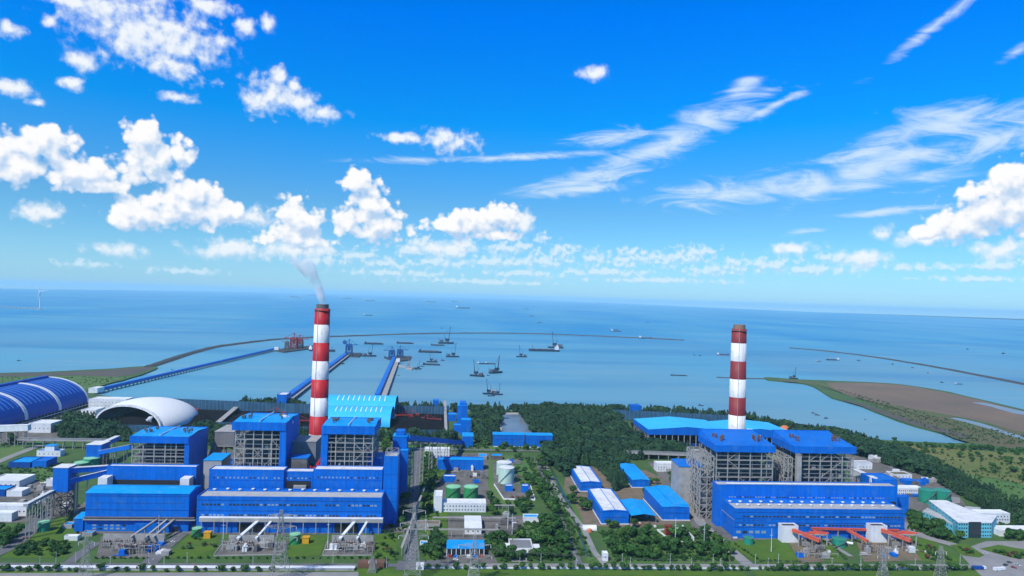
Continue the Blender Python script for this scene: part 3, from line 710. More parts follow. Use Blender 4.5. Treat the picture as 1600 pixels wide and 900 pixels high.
# ---------------------------------------------------------------- boiler houses
def boiler_house(label, xl, xr, ytop, yfas, ybk, Y, cols, levels, rx=(0,0), side=None, roofm='roof_blue', fasm='blue', clutter=2, deep=None, shed=False, group='boiler houses', brace=.25):
    a = AY(xl, ytop, Y); x0 = a.x; x1 = AY(xr, ytop, Y).x; H = a.z; hf = AY(xl, yfas, Y).z; y1 = G(xl, ybk, H).y if deep is None else Y+deep
    t = thing('boiler_house', label, 'boiler house', (x0, Y, 0), group)
    rf = MB()
    if shed: rf.add([(x0,Y,H),(x1,Y,H),(x1-2,y1,H+7),(x0+2,y1,H+7)], [(0,1,2,3)]); 
    else:
        ym = (Y+y1)/2; rf.add([(x0,Y,H),(x1,Y,H),(x1,ym,H+2),(x0,ym,H+2),(x1,y1,H),(x0,y1,H)], [(0,1,2,3),(3,2,4,5)])
    rf.build('roof', M[roofm], t)
    fa = MB(); fa.box(x0, x1, Y-.3, Y+.3, hf, H+.6); fa.box(x0-.3, x0+.3, Y, y1, hf, H+.6+(7 if shed else 0)*0); fa.box(x1-.3, x1+.3, Y, y1, hf, H+.6); fa.box(x0, x1, y1-.3, y1+.3, hf, H+.6+(7 if shed else 0))
    if shed: fa.add([(x0,Y,H),(x0+2,y1,H+7),(x0,y1,H),(x1,Y,H),(x1-2,y1,H+7),(x1,y1,H)], [(0,1,2),(3,5,4)])
    fa.build('fascia', M[fasm], t)
    sx0, sx1 = x0+rx[0], x1-rx[1]; sy0, sy1 = Y+2, y1-1
    xs = [sx0+(sx1-sx0)*i/cols for i in range(cols+1)]; ys = [sy0+(sy1-sy0)*i/3 for i in range(4)]; zs = [hf*i/levels for i in range(levels+1)]
    MB().frame(xs, ys, zs, .95, brace).build('steel_frame', M['steel'], t)
    sf = MB()
    for k in range(levels*2):
        if k % 2: sf.bar((sx0, sy0+.3, hf*k/levels/2), (sx1, sy0+.3, hf*k/levels/2), .35)
    for k in range(cols*2):
        if k % 2 and random.random() < .7: xx = sx0+(sx1-sx0)*k/cols/2; za = random.choice(zs[:-3]); sf.bar((xx, sy0+.6, za), (xx, sy0+.6, za+hf*.35), .5)
    for z in zs[1:-1]:
        sf.bar((sx0, sy0-.4, z+1.1), (sx1, sy0-.4, z+1.1), .16)
    sf.build('secondary_steel', M['steel'], t)
    # boiler body hung inside, with darker platforms round it
    cx0, cx1 = sx0+(sx1-sx0)*.16, sx1-(sx1-sx0)*.16; cy0, cy1 = sy0+(sy1-sy0)*.22, sy1-2
    b = MB(); b.box(cx0, cx1, cy0, cy1, hf*.30, hf*.93)
    b.add([(cx0,cy0,hf*.30),(cx1,cy0,hf*.30),(cx1,cy1,hf*.30),(cx0,cy1,hf*.30),((cx0*2+cx1)/3,(cy0+cy1)/2-3,hf*.16),((cx0+cx1*2)/3,(cy0+cy1)/2-3,hf*.16),((cx0+cx1*2)/3,(cy0+cy1)/2+3,hf*.16),((cx0*2+cx1)/3,(cy0+cy1)/2+3,hf*.16)],
          [(0,1,5,4),(1,2,6,5),(2,3,7,6),(3,0,4,7)])
    b.build('boiler_casing', M['casing'], t)
    for z in zs[1:-1]:
        for q in ((sx0, sx1, sy0, cy0-1), (sx0, cx0-.5, cy0, cy1), (cx1+.5, sx1, cy0, cy1)):
            if random.random() < .75: MB().box(*q, z-.2, z+.1).build('platform', M['steel_dk'], t)
    for i in range(9):
        pipes = MB()
        xx = random.uniform(sx0+2, sx1-2); z0 = random.uniform(.1, .6)*hf; z1 = z0+random.uniform(.12, .38)*hf; yy = random.uniform(sy0+1.5, cy0-1.5)
        pipes.tube((xx,yy,z0), (xx,yy,min(z1, hf)), random.uniform(.4, 1.0)); 
        if i < 6: pipes.tube((xx,yy,z0), (xx+random.uniform(-14, 14), yy+.3, z0), random.uniform(.4, .8))
        pipes.build('pipe', M['steel'], t)
    for i in range(14):
        xx = random.uniform(sx0+1, sx1-5); yy = random.uniform(sy0+.5, cy0-2); z = random.choice(zs[:-1])+.2
        MB().box(xx, xx+random.uniform(2, 6), yy, yy+random.uniform(1.5, 3.5), z, z+random.uniform(1.5, 5)).build('machine_box', M[random.choice(('steel_dk','casing','esp','steel'))], t)
    if side in ('l', 'b'): MB().box(x0-.4, x0+3.2+rx[0]*.6, Y+.6, y1, 0, hf).build('side_cladding', M[fasm], t)
    if side in ('r', 'b'): MB().box(x1-3.2-rx[1]*.6, x1+.4, Y+.6, y1, 0, hf).build('side_cladding', M[fasm], t)
    # exhaust stacks and valve silencers on the roof
    for k in range(clutter):
        cx = x0+(x1-x0)*((k+.5)/clutter)+random.uniform(-3, 3) if clutter > 2 else x0+(x1-x0)*(.17, .82)[k]
        for j in range(7):
            u = cx+random.uniform(-5, 5); yy = Y+(y1-Y)*random.uniform(.25, .6); MB().lathe((u,yy,H+(3 if shed else 0)), [(.7,-1),(.7,3),(1.2,3.2),(1.2,4.6)], 8).build('roof_stack', M['steel_dk'] if not shed else M['rust'], t)
    if not shed: MB().box((x0+x1)/2-.25, (x0+x1)/2+.25, Y+1, y1-1, H+1.2, H+2.4).build('roof_ridge', M['white'], t)
    return t, (x0, x1, Y, y1, H, hf)
boiler_house('leftmost boiler house, open grey steel frame under a bright blue roof', 203, 295, 682, 692, 666, 748, 5, 9, (2, 2), 'r', brace=.12)
_, B2 = boiler_house('middle boiler house of the left plant with steam at its roof edge', 363, 447, 660, 672, 645, 716, 5, 9, (3, 5), 'r', brace=.15)
_, B3 = boiler_house('boiler house standing right beside the smoking chimney', 503, 586, 666, 678, 652, 716, 5, 9, (5, 2), 'l', brace=.15)
_, B4 = boiler_house('boiler house in front of the right chimney, ultramarine sloping roof', 1119, 1212, 696.5, 706, 684, 712, 5, 8, (1.5, 2), None, 'roof_mid', 'blue', 2, 55, shed=True, brace=.28)
_, B5 = boiler_house('rightmost boiler house with ultramarine roof and grey concrete stair core', 1242, 1338, 698, 708, 688, 716, 5, 8, (5, 2), None, 'roof_mid', 'blue', 2, 55, shed=True, brace=.28)
# air preheater frames and ducts at the left side of the two right boilers
for i, (B, lb) in enumerate(((B4, 'steel stair and duct tower left of the boiler before the right chimney'), (B5, 'steel stair and duct tower between the two right boiler houses'))):
    x0, x1, Y, y1, H, hf = B
    t = thing('steel_tower', lb, 'steel frame', (x0-12, Y, 0))
    f = MB(); w = 15 if i == 0 else 10
    f.frame([x0-w, x0-w/2, x0-.5], [Y+4+9*k for k in range(6)], [hf*.92*k/9 for k in range(10)], .9, .55); f.build('steel_frame', M['steel'], t)
    d = MB(); 
    for k in range(5): d.box(x0-w+1, x0-2, Y+8+9*k, Y+14+9*k, hf*(.15+.1*(k % 3)), hf*(.4+.12*(k % 2)))
    d.build('duct', M['esp'], t)
    s = MB()
    for k in range(8): s.bar((x0-w+1, Y+6+5*(k % 2)*6, hf*k/9), (x0-w+1, Y+36-5*(k % 2)*6, hf*(k+1)/9), 1.2, .4)
    s.build('stair', M['steel_dk'], t)
x0 = B5[0]; t = thing('stair_core', 'tall blank grey concrete stair core on the left edge of the rightmost boiler house', 'stair tower', (x0+2, 714, 0))
MB().box(x0+.5, x0+5.5, 711, 715.5, 0, B5[5]-1).build('wall', M['concrete'], t); MB().box(x0+.2, x0+5.8, 710.7, 715.8, B5[5]-1, B5[5]-.3).build('roof', M['esp'], t)

# ---------------------------------------------------------------- turbine halls and bunker bays
t, b = phall('turbine_hall', 'leftmost turbine hall with a plain bright blue roof', 'turbine hall', 132, 294, 830, 770, 757, wall='blue', roof='roof_blue', kind='gable_x', rise=2.5)
x0, x1, y0, y1, h = b
window_row(t, x0+4, x1-4, y0, h*.74, 24, 2.6, .5, 'blue_dk'); window_row(t, x0+6, x0+38, y0-.05, 5.6, 6, 3.2, 1.6, 'pane'); window_row(t, x0+6, x0+38, y0-.05, 2.6, 6, 3.2, 1.6, 'pane')
for z in (.36, .56, .92): MB().box(x0, x1, y0-.22, y0-.02, h*z, h*z+.35).build('trim', M['blue_dk'], t)
o = MB().box(x0-.5, x1+7, y0-3, y0-.4, 11.2, 12.4).build('pipe_bridge', M['steel'], t); MB().box(x0-.5, x1+6, y0-3.2, y0-.3, 13.4, 13.9).build('railing', M['steel_dk'], t)
MB().box(x0+47, x0+78, y0-4, y0-.2, 0, 8.5).build('annex', M['blue'], t); MB().box(x1-14, x1-9, y0-.5, y0+.2, 0, 5).build('door', M['dark'], t)
hall('blue_annex', 'small bright blue block at the left end of the leftmost turbine hall', 'building', x0-9, x0-1, y0-1, y0+12, 12, roof='roof_blue', kind='shed', rise=2)
L1 = b
t, b = phall('bunker_bay', 'long blue bay with white end panels below the leftmost boiler house', 'bunker bay', 166, 306, 752, 729, None, depth=9, Y=728, wall='blue', roof='roof_white', kind='flat')
x0, x1, y0, y1, h = b
MB().box(x0+1, x1-1, y0-12, y0-.3, 22, 24).build('deck', M['concrete'], t); MB().box(x0-2, x0+7, y0-12.5, y0-1, 22, 37).build('end_panel', M['white'], t); MB().box(x1-11, x1-2, y0-12.5, y0-1, 22, 37).build('end_panel', M['white'], t)
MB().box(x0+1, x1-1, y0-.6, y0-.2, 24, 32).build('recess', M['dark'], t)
vents(t, [(x0+12+(x1-x0-26)*i/7, y0-9+3*(i % 2), 24.5) for i in range(8)], 1.8, 3.2)
t, b = phall('turbine_hall', 'long turbine hall of the left plant with pale roof strip and two window bands', 'turbine hall', 306, 595, 832, 777, 764, wall='blue', roof='roof_grey', kind='flat', fh=1.2)
x0, x1, y0, y1, h = b; L2 = b
for z, n in ((h*.80, 46), (h*.50, 46)): window_row(t, x0+4, x1-4, y0, z, n, 2.5, 1.7, 'glass')
for z in (.44, .62, .92): MB().box(x0, x1, y0-.22, y0-.02, h*z, h*z+.35).build('trim', M['blue_dk'], t)
MB().box(x0+2, x1-.7, y0+20.5, y1-1, h+.1, h+.25).build('roof_sheet', M['roof_mid'], t)
vents(t, [(x0+8+(x1-x0-16)*i/13, y0+23+2*(i % 2), h+.2) for i in range(14)], 1.7, 1.8)
o = MB().box(x0+4, x1+2, y0-4, y0-1, 11.4, 14.6).build('pipe_bridge', M['concrete'], t); MB().box(x0+4, x1+2, y0-4.1, y0-.9, 14.8, 15.6).build('pipe', M['white'], t)
for k in range(15):
    xx = x0+6+(x1-x0-8)*k/14; MB().bar((xx, y0-3.6, 0), (xx, y0-3.6, 11.4), .7).build('column', M['steel'], t)
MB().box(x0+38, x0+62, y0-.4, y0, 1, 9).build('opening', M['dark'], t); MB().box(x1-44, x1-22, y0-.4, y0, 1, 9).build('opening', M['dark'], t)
for xa, xb, lb in ((326,443,'left blue bunker bay with a row of small windows below the middle boiler house'),(489,597,'right blue bunker bay with small windows below the boiler by the smoking chimney')):
    t, b = phall('bunker_bay', lb, 'bunker bay', xa, xb, 760, 734, None, depth=15, Y=699, wall='blue', roof='roof_white', kind='flat', fh=.7)
    x0, x1, y0, y1, h = b; window_row(t, x0+3, x1-3, y0, h-7.5, 17, 1.7, 1.6, 'pane'); MB().box(x0, x1, y0-.35, y0-.05, h-9.6, h-9.1).build('trim', M['roof_mid'], t)
t, b = phall('link_bay', 'lower blue link building between the two bunker bays', 'building', 443.5, 488.5, 760, 737, None, depth=12, Y=702, wall='blue', roof='roof_white', kind='flat', fh=.5)
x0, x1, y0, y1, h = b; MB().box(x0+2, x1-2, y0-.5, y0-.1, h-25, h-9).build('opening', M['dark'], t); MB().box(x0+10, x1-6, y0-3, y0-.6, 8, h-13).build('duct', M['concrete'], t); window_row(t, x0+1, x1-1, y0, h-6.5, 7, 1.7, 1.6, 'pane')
t, b = phall('stair_tower', 'tall plain blue stair tower at the right end of the left plant', 'stair tower', 597, 619, 815, 714, None, depth=20, Y=689, wall='blue', roof='roof_grey', kind='flat', fh=1)
x0, x1, y0, y1, h = b
for k in range(3): MB().box(x0-.2, x1+.2, y0-.3, y0-.05, h*(.35+.2*k), h*(.35+.2*k)+.5).build('trim', M['roof_mid'], t)
mb = MB(); lattice(mb, x0+1, x1-1, y0+1, y1-1, h, h+5, 1, .4); mb.build('roof_rail', M['steel'], t)
t, b = phall('turbine_hall', 'turbine hall of the right plant with rows of white roof vents', 'turbine hall', 1147, 1413, 841, 796, 777, wall='blue', roof='roof_grey', kind='flat', fh=1.1)
x0, x1, y0, y1, h = b; L3 = b
for z in (h*.76, h*.46): window_row(t, x0+4, x1-4, y0, z, 44, 2.8, 1.5, 'glass')
window_row(t, x0+8, x0+34, y0, h*.62, 6, 2.6, .7, 'blue_dk'); window_row(t, x0+1, x0+33, y0-.05, h*.22, 5, 4.4, 2.6, 'pane'); window_row(t, y0+3, y1-3, x0, h*.5, 10, 1.8, .6, 'blue_dk', 'side')
for z in (.38, .54, .68, .9): MB().box(x0, x1, y0-.22, y0-.02, h*z, h*z+.3).build('trim', M['blue_dk'], t)
MB().box(x0+2, x1-.7, y0+20.5, y1-1, h+.1, h+.25).build('roof_sheet', M['roof_mid'], t)
vents(t, [(x0+8+(x1-x0-12)*i/15, y0+13, h+.1) for i in range(16)]+[(x0+4+(x1-x0-12)*i/15, y0+23, h+.2) for i in range(16)], 1.7, 1.8)
MB().box(x0-.3, x0+.0, y0+1, y1+4, h*.62, h*.62+.4).build('trim', M['steel'], t); MB().box(x0-1.2, x0+3, y0-.6, y0-.2, 0, 1.6).build('door', M['white'], t)
t, b = phall('bunker_bay', 'long blue bunker bay with ribbon of pale windows below the right boiler houses', 'bunker bay', 1120, 1402, 790, 758, None, depth=14, Y=692, wall='blue', roof='roof_grey', kind='flat', fh=.8)
x0, x1, y0, y1, h = b; window_row(t, x0+12, x1-14, y0, h-12, 60, 1.7, 1.2, 'pane'); MB().tube((x0+10,y0+2,h+1.4), (x1-30,y0+2,h+1.4), .7).build('pipe', M['white'], t)
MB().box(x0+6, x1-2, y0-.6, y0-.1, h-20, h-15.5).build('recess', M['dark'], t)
t, b = phall('end_block', 'blue block with flat roof at the right end of the right plant', 'building', 1366, 1402, 790, 750, None, depth=26, Y=707, wall='blue', roof='roof_mid', kind='flat')
t, b = phall('low_annex', 'low blue shed just behind the right end of the right turbine hall', 'building', 1398, 1420, 785, 777, None, depth=8, Y=728, kind='flat', roof='roof_mid')
# white inclined gallery right of the rightmost boiler
gallery('coal_gallery', 'white inclined gallery running down behind the right plant with small dark windows', AY(1334, 737, 770), AY(1366, 752, 712), 7, 7, 'white', 'roof_white', 2)

# ---------------------------------------------------------------- electrostatic filters, ducts between boilers
def filter_house(label, xl, xr, yt, Y, dep, hd, lean=True):
    a = AY(xl, yt, Y); x0, x1, H = a.x, AY(xr, yt, Y).x, a.z
    t = thing('dust_filter', label, 'dust filter', (x0, Y, 0)); b = MB()
    b.box(x0, x1, Y, Y+dep, H-hd, H); b.build('filter_box', M['esp'], t)
    n = max(2, int((x1-x0)/9)); w = (x1-x0)/n
    for i in range(n):
        h = MB(); u = x0+i*w; v = u+w
        h.add([(u+.3,Y+.5,H-hd),(v-.3,Y+.5,H-hd),(v-.3,Y+dep-.5,H-hd),(u+.3,Y+dep-.5,H-hd),(u+w*.4,Y+dep*.45,H-hd-8),(v-w*.4,Y+dep*.45,H-hd-8),(v-w*.4,Y+dep*.55,H-hd-8),(u+w*.4,Y+dep*.55,H-hd-8)],
              [(0,1,5,4),(1,2,6,5),(2,3,7,6),(3,0,4,7)]); h.build('hopper', M['steel_dk'], t)
    f = MB(); f.frame([x0+i*w for i in range(n+1)], [Y, Y+dep], [0, (H-hd)*.5, H-hd], .9, .6); f.build('steel_frame', M['steel'], t)
    MB().box(x0-.4, x1+.4, Y-.4, Y+dep+.4, H, H+.8).build('roof_deck', M['concrete'], t)
    if lean:
        d = MB(); d.add([(x0-14,Y+3,H*.3),(x0,Y+3,H-3),(x0,Y+3,H-hd+1),(x0-14,Y+3,H*.12),(x0-14,Y+dep-2,H*.3),(x0,Y+dep-2,H-3),(x0,Y+dep-2,H-hd+1),(x0-14,Y+dep-2,H*.12)],
              [(0,1,2,3),(4,7,6,5),(0,4,5,1),(3,2,6,7),(0,3,7,4)]); d.build('inlet_duct', M['esp'], t)
    return x0, x1, H
filter_house('grey dust filter with hoppers between the leftmost and middle boiler houses', 336, 366, 675, 800, 40, 16)
filter_house('grey filter box between the middle boiler house and the smoking chimney', 448, 494, 690, 745, 30, 22, False)
filter_house('concrete and brick filter tower left of the right plant boiler houses', 1068, 1100, 728, 760, 28, 16, False)
filter_house('grey ducting block behind the gap between the right boiler houses', 1214, 1240, 735, 745, 26, 20, False)
t, b = phall('blue_canopy', 'blue lean-to roof beside the grey dust filter, left of the middle boiler', 'canopy', 318, 346, 726, 719, 709, Y=735, kind='shed', rise=1, wall='concrete')
t, b = phall('blue_canopy', 'small blue roof in the gap in front of the smoking chimney', 'canopy', 455, 480, 722, 716, 711, Y=722, wall='steel_dk', roof='roof_mid', kind='shed', rise=1)
t, b = phall('blue_canopy', 'blue roof on the brick tower left of the right plant', 'canopy', 1061, 1098, 760, 729, 719, Y=748, wall='concrete', roof='roof_mid', kind='shed', rise=1.5)
t, b = phall('service_block', 'pale grey block behind the blue tower roof left of the right plant', 'building', 1083, 1104, 740, 705, None, depth=10, Y=790, wall='concrete', roof='roof_grey', kind='flat')
t, b = phall('service_block', 'short brown grey block right of the smoking chimney foot', 'building', 570, 596, 724, 716, 708, Y=730, wall='blue', roof='roof_mid', kind='shed', rise=1)

# ---------------------------------------------------------------- transfer towers and conveyor galleries, left
def tower(name, label, xl, xr, ybot, yt, ybk, Y=None, legs=None, wall='blue', roof='roof_white', cap=None):
    x0, x1, y0, y1, h = pxbox(xl, xr, ybot, yt, ybk, Y=Y) if Y is None else (AY(xl,yt,Y).x, AY(xr,yt,Y).x, Y, G(xl,ybk,AY(xl,yt,Y).z).y, AY(xl,yt,Y).z)
    y1 = min(y1, y0+30); zb = AY(xl, legs, y0).z if legs else 0
    t = thing(name, label, 'transfer tower', (x0, y0, 0))
    MB().prism([(x0,y0),(x1,y0),(x1,y1),(x0,y1)], zb, h, bottom=True).build('wall', M[wall], t); MB().box(x0-.4, x1+.4, y0-.4, y1+.4, h, h+.5).build('roof', M[roof], t)
    if legs: mb = MB(); lattice(mb, x0+1, x1-1, y0+1, y1-1, 0, zb, 3, 1.1); mb.build('leg_frame', M['steel_dk'], t)
    if cap: MB().box(x0+(x1-x0)*.2, x1-(x1-x0)*.2, y0+2, y1-2, h+.5, h+cap).build('roof_house', M[wall], t)
    return x0, x1, y0, y1, h
T1 = tower('transfer_tower', 'blue transfer tower on tall lattice legs at the left edge of the plant', 83, 107, 808, 731, 725, Y=G(80,808).y, legs=769)
T2 = tower('transfer_tower', 'blue transfer house behind the two green tanks', 135, 158, 720, 695, 689, Y=G(135,728).y, legs=714)
gallery('coal_gallery', 'upper blue gallery running right from the left lattice-legged tower', AY(106,735,T1[2]+5), AY(170,731,735), 5, 5, 'blue', 'roof_white', 2)
gallery('coal_gallery', 'lower blue gallery rising from the left lattice-legged tower', AY(108,752,T1[2]+5), AY(166,738,732), 5, 5, 'blue', 'roof_white', 3)
gallery('coal_gallery', 'white roofed gallery rising from the blue transfer house towards the back', AY(155,697,T2[2]+6), AY(184,684,T2[2]+60), 6, 5.5, 'blue', 'roof_white', 2)
gallery('coal_gallery', 'white roofed gallery from the blue transfer house to the leftmost boiler house', AY(157,707,T2[2]+2), AY(206,698,790), 5, 5, 'blue', 'roof_white', 3)
T3 = tower('transfer_tower', 'stepped blue transfer tower at the right end of the left plant', 614, 636, 740, 682, 677, Y=785, cap=6, roof='roof_blue')
t, b = phall('tower_base', 'wider blue block below the stepped transfer tower', 'building', 617, 636, 750, 705, None, depth=12, Y=772, roof='roof_blue', kind='flat')
T4 = tower('transfer_tower', 'square blue transfer tower at the far end of the sloping gallery', 722, 739, 699, 682, 676, roof='roof_blue')
gallery('coal_gallery', 'long bright blue gallery sloping down between two blue towers behind the offices', AY(637,684,T3[2]+6), AY(723,692,T4[2]+6), 5, 6, 'blue', 'roof_blue', 7)
T5 = tower('transfer_tower', 'tall blue double tower beside the right coal yard', 715, 731, 668, 634, 629, Y=G(715,668).y, roof='roof_blue', cap=5)
t, b = phall('tower_base', 'blue block in front of the tall double tower', 'building', 719, 735, 680, 657, 653, roof='roof_blue', kind='flat')
t, b = phall('tower_base', 'low blue shed left of the tall double tower among the trees', 'building', 699, 713, 658, 648, 645, roof='roof_blue', kind='flat')
t, b = phall('tower_base', 'second low blue shed, below the tall double tower', 'building', 708, 722, 676, 665, 662, roof='roof_blue', kind='flat')
t, b = phall('tower_base', 'blue head house with white cap where the pier meets the coal yard', 'building', 432, 447, 638, 617, 613, roof='roof_white', kind='flat')
t, b = phall('tower_base', 'small blue head house on the back fence of the right coal yard', 'building', 676, 685, 640, 626, 624, roof='roof_blue', kind='flat')
t, b = phall('tower_base', 'blue head house on the fence behind the wide blue shed', 'building', 986, 1001, 648, 634, 632, kind='flat', roof='blue')

# ---------------------------------------------------------------- arched storage sheds
def vault(name, label, cat, x0, x1, y0, y1, rise, base, axis='y', mt='blue_deep', n=28, ribs=(), ribmat='white', seams=(), endwall=None, wallh=None):
    t = thing(name, label, cat, (x0, y0, 0)); prof = []
    for i in range(n+1):
        a = math.pi*i/n; prof.append(((1-math.cos(a))/2, base+rise*math.sin(a)**.9))
    def pt(u, z, v, lift=0):
        cx = u-.5; zz = z-base; l = math.hypot(cx*1.2, zz/rise); ux, uz = (cx*1.2/l if l else 0), (zz/rise/l if l else 1)
        if axis == 'y': return (x0+(x1-x0)*u+ux*lift, y0+(y1-y0)*v, z+uz*lift)
        return (x0+(x1-x0)*v, y0+(y1-y0)*u+ux*lift, z+uz*lift)
    def strip(v0, v1, lift, mat_, nm, i0=0, i1=None):
        mb = MB(); i1 = n if i1 is None else i1; m_ = 0
        vs = []
        for i in range(i0, i1+1): vs += [pt(*prof[i], v0, lift), pt(*prof[i], v1, lift), pt(*prof[i], v0, lift-.8), pt(*prof[i], v1, lift-.8)]
        fs = []
        for i in range(i1-i0):
            a = 4*i; b = a+4; fs += [(a,b,b+1,a+1),(a+2,a+3,b+3,b+2),(a,a+2,b+2,b),(a+1,b+1,b+3,a+3)]
        mb.add(vs, fs); return mb.build(nm, M[mat_], t, smooth=False)
    strip(0, 1, 0, mt, 'vault_roof')
    for v0, v1 in ribs: strip(v0, v1, .9, ribmat, 'white_arch')
    for v0, v1, i0, i1 in seams: strip(v0, v1, .35, seams_mat, 'roof_seam', i0, i1)
    return t
seams_mat = 'roof_mid'
p1 = G(137,634); p0 = G(0,668); X1 = p1.x*.75+p0.x*.25+6; top = AY(75,589,p1.y); Xc = top.x; rise = top.z-7
M['seam_lt'] = mat('pale_blue_roof_light', (.12, .30, .62), .5)
seams_mat = 'seam_lt'
YA, YB = p1.y-320, p1.y
sm = []
for k in range(27):
    v = .03+.94*k/26
    if all(abs(v-w) > .025 for w in (.42, .71)): sm.append((v, v+.004, 15, 24))
t = vault('storage_dome', 'huge deep blue vaulted coal store with white arches at the left edge', 'storage shed', 2*Xc-X1, X1, YA, YB, rise, 7, 'y', 'blue_deep', 28, [(.985,1.0),(.70,.725),(.41,.435)], 'white', sm)
MB().box(Xc-4, Xc+4, YA, YB-5, 7+rise-1, 7+rise+3.5).build('ridge_vent', M['blue_deep'], t)
MB().box(2*Xc-X1+1, 2*Xc-X1+2, YA, YB, 0, 8).build('base_wall', M['dark'], t); MB().box(X1-3, X1-2, YA, YB, 0, 8).build('base_wall', M['dark'], t)
mb = MB()
for k in range(34): yy = YA+(YB-YA)*k/33; mb.bar((X1-.5,yy,0), (X1-.5,yy,8), .8)
mb.build('column', M['concrete'], t); MB().box(X1+1, X1+3, YA, YB, 3.2, 4.0).build('pipe', M['white'], t)
# twin bright blue vaults behind the left chimney
for (xa, xb, yb_, yt_, Yb, lb) in ((510,609,668,632,None,'front bright blue vaulted shed with white roof lights behind the left plant'),(512,616,652,615,None,'rear bright blue vaulted shed with white roof lights by the shore')):
    p = G(xa, yb_); q = AY(xb, yb_, p.y); H = AY(xa, yt_, p.y+42).z
    seams_mat = 'white'
    vault('storage_shed', lb, 'storage shed', p.x-8, q.x, p.y, p.y+84, H-4, 2, 'x', 'roof_cyan', 24, [], 'white', [(.16+.075*k, .172+.075*k, 7, 11) for k in range(10)])
# white open dome with coal inside
c = G(233, 657); D = c.y; a_ = 69*c.y/FPX; hh = AY(249, 622, D).z
def dome():
    t = thing('coal_dome', 'white shell dome with a wide open arched mouth, coal heaped inside', 'storage dome', (c.x, D, 0))
    Lp, Rp = Vector((-.96, -.27)), Vector((.60, -.79)); dn = (Rp-Lp).normalized(); nn = Vector((dn.y, -dn.x))  # outwards, front left
    mb = MB(); n, mm = 72, 26
    def P(u, v, s): 
        th = 2*math.pi*u/n; ph = math.pi/2*v/mm; return Vector((math.cos(th)*math.cos(ph), math.sin(th)*math.cos(ph)*1.0, math.sin(ph)))*s
    for s in (1.0, .975):
        vs = []; idx = {}
        for v in range(mm+1):
            for u in range(n):
                p = P(u, v, s); d = (Vector(p.xy)-Lp).dot(nn)
                if d > 0: p = Vector((p.x-nn.x*d, p.y-nn.y*d, p.z)); r2 = 1-p.x*p.x-p.y*p.y; p.z = min(p.z, math.sqrt(max(r2, 0)))
                idx[(u, v)] = len(vs); vs.append((c.x+p.x*a_, D+p.y*a_, p.z*hh)); 
        fs = []
        for v in range(mm):
            for u in range(n):
                u2 = (u+1) % n; pc = (P(u, v, 1)+P(u2, v+1, 1))/2
                if (Vector(pc.xy)-Lp).dot(nn) > 0.0: continue
                f = (idx[(u,v)], idx[(u2,v)], idx[(u2,v+1)], idx[(u,v+1)]); fs.append(f if s == 1.0 else f[::-1])
        mb.add(vs, fs)
    mb.build('shell', M['shell_white'], t, smooth=True)
    mid = (Lp+Rp)/2; hl = (Rp-Lp).length/2; rm = MB(); N_ = 36; hm = hh*math.sqrt(1-mid.length_squared)
    pts = [Vector((c.x+(mid.x+dn.x*hl*math.cos(math.pi*i/N_)*-1)*a_, D+(mid.y+dn.y*hl*math.cos(math.pi*i/N_)*-1)*a_, hm*math.sin(math.pi*i/N_))) for i in range(N_+1)]
    for p, q in zip(pts, pts[1:]): rm.bar(p+Vector((nn.x, nn.y, 0)), q+Vector((nn.x, nn.y, 0)), 4.5, 3.0)
    rm.build('arch_rim', M['white_ch'], t)
    cp = MB(); cp.lathe((c.x+4, D+5, 0), [(a_*.86,0.2),(a_*.5,hh*.32),(a_*.12,hh*.55),(1,hh*.58)], 28); cp.build('coal_heap', M['coal'], t)
    bw = MB(); bw.box(c.x-a_*1.0, c.x+a_*.5, D-a_*.98, D-a_*.96, 0, 7); bw.build('base_wall', M['fence_mesh'], t)
dome()

# ---------------------------------------------------------------- wide open sheds behind the right plant
def open_shed(label, xl, xr, yeave, ygap, yridge, Y, dep):
    a = AY(xl, yeave, Y); x0, x1, H = a.x, AY(xr, yeave, Y).x, a.z; g = AY(xl, ygap, Y).z; xm = (x0+x1)/2; Hr = H+5
    t = thing('storage_shed', label, 'storage shed', (x0, Y, 0)); r = MB()
    r.add([(x0,Y,H),(xm,Y,Hr),(x1,Y,H),(x0,Y+dep,H),(xm,Y+dep,Hr),(x1,Y+dep,H)], [(0,1,4,3),(1,2,5,4)]); r.build('roof', M['roof_cyan'], t)
    f = MB(); f.add([(x0,Y-.2,g),(x1,Y-.2,g),(x1,Y-.2,H-.1),(xm,Y-.2,Hr-.1),(x0,Y-.2,H-.1)], [(0,1,2,3,4)]); f.box(x0-.3, x0, Y, Y+dep, g, H-.1); f.box(x1, x1+.3, Y, Y+dep, g, H-.1); f.build('fascia', M['blue'], t)
    for k in range(14):
        mb = MB(); xx = x0+1+(x1-x0-2)*k/13; mb.bar((xx,Y+.6,0), (xx,Y+.6,g), 1.0); mb.build('column', M['concrete'], t)
    for k in range(10):
        mb = MB(); yy = Y+8+(dep-10)*k/9; mb.bar((x0+1,yy,0), (x0+1,yy,g), 1.0); mb.build('column', M['concrete'], t)
    MB().box(x0+3, x1-2, Y+4, Y+4.5, 0, 5).build('low_wall', M['blue_dk'], t); MB().box(x0+4, x1-4, Y+dep-2, Y+dep-1, 0, g).build('rear_wall', M['dark'], t)
    h = MB(); h.add([(x0+10,Y+20,0),(x1-8,Y+20,0),(x1-8,Y+dep-20,0),(x0+10,Y+dep-20,0),(x0+30,Y+dep*.5,11),(x1-30,Y+dep*.5,11)], [(0,1,5,4),(1,2,5),(2,3,4,5),(3,0,4)]); h.build('coal_heap', M['coal'], t)
open_shed('wide bright blue open-sided coal shed, left one of the pair behind the right plant', 1013, 1135, 671, 679, 0, 1070, 95)
open_shed('wide bright blue open-sided coal shed, right one, partly behind the banded chimney', 1136, 1238, 674, 683, 0, 1072, 88)

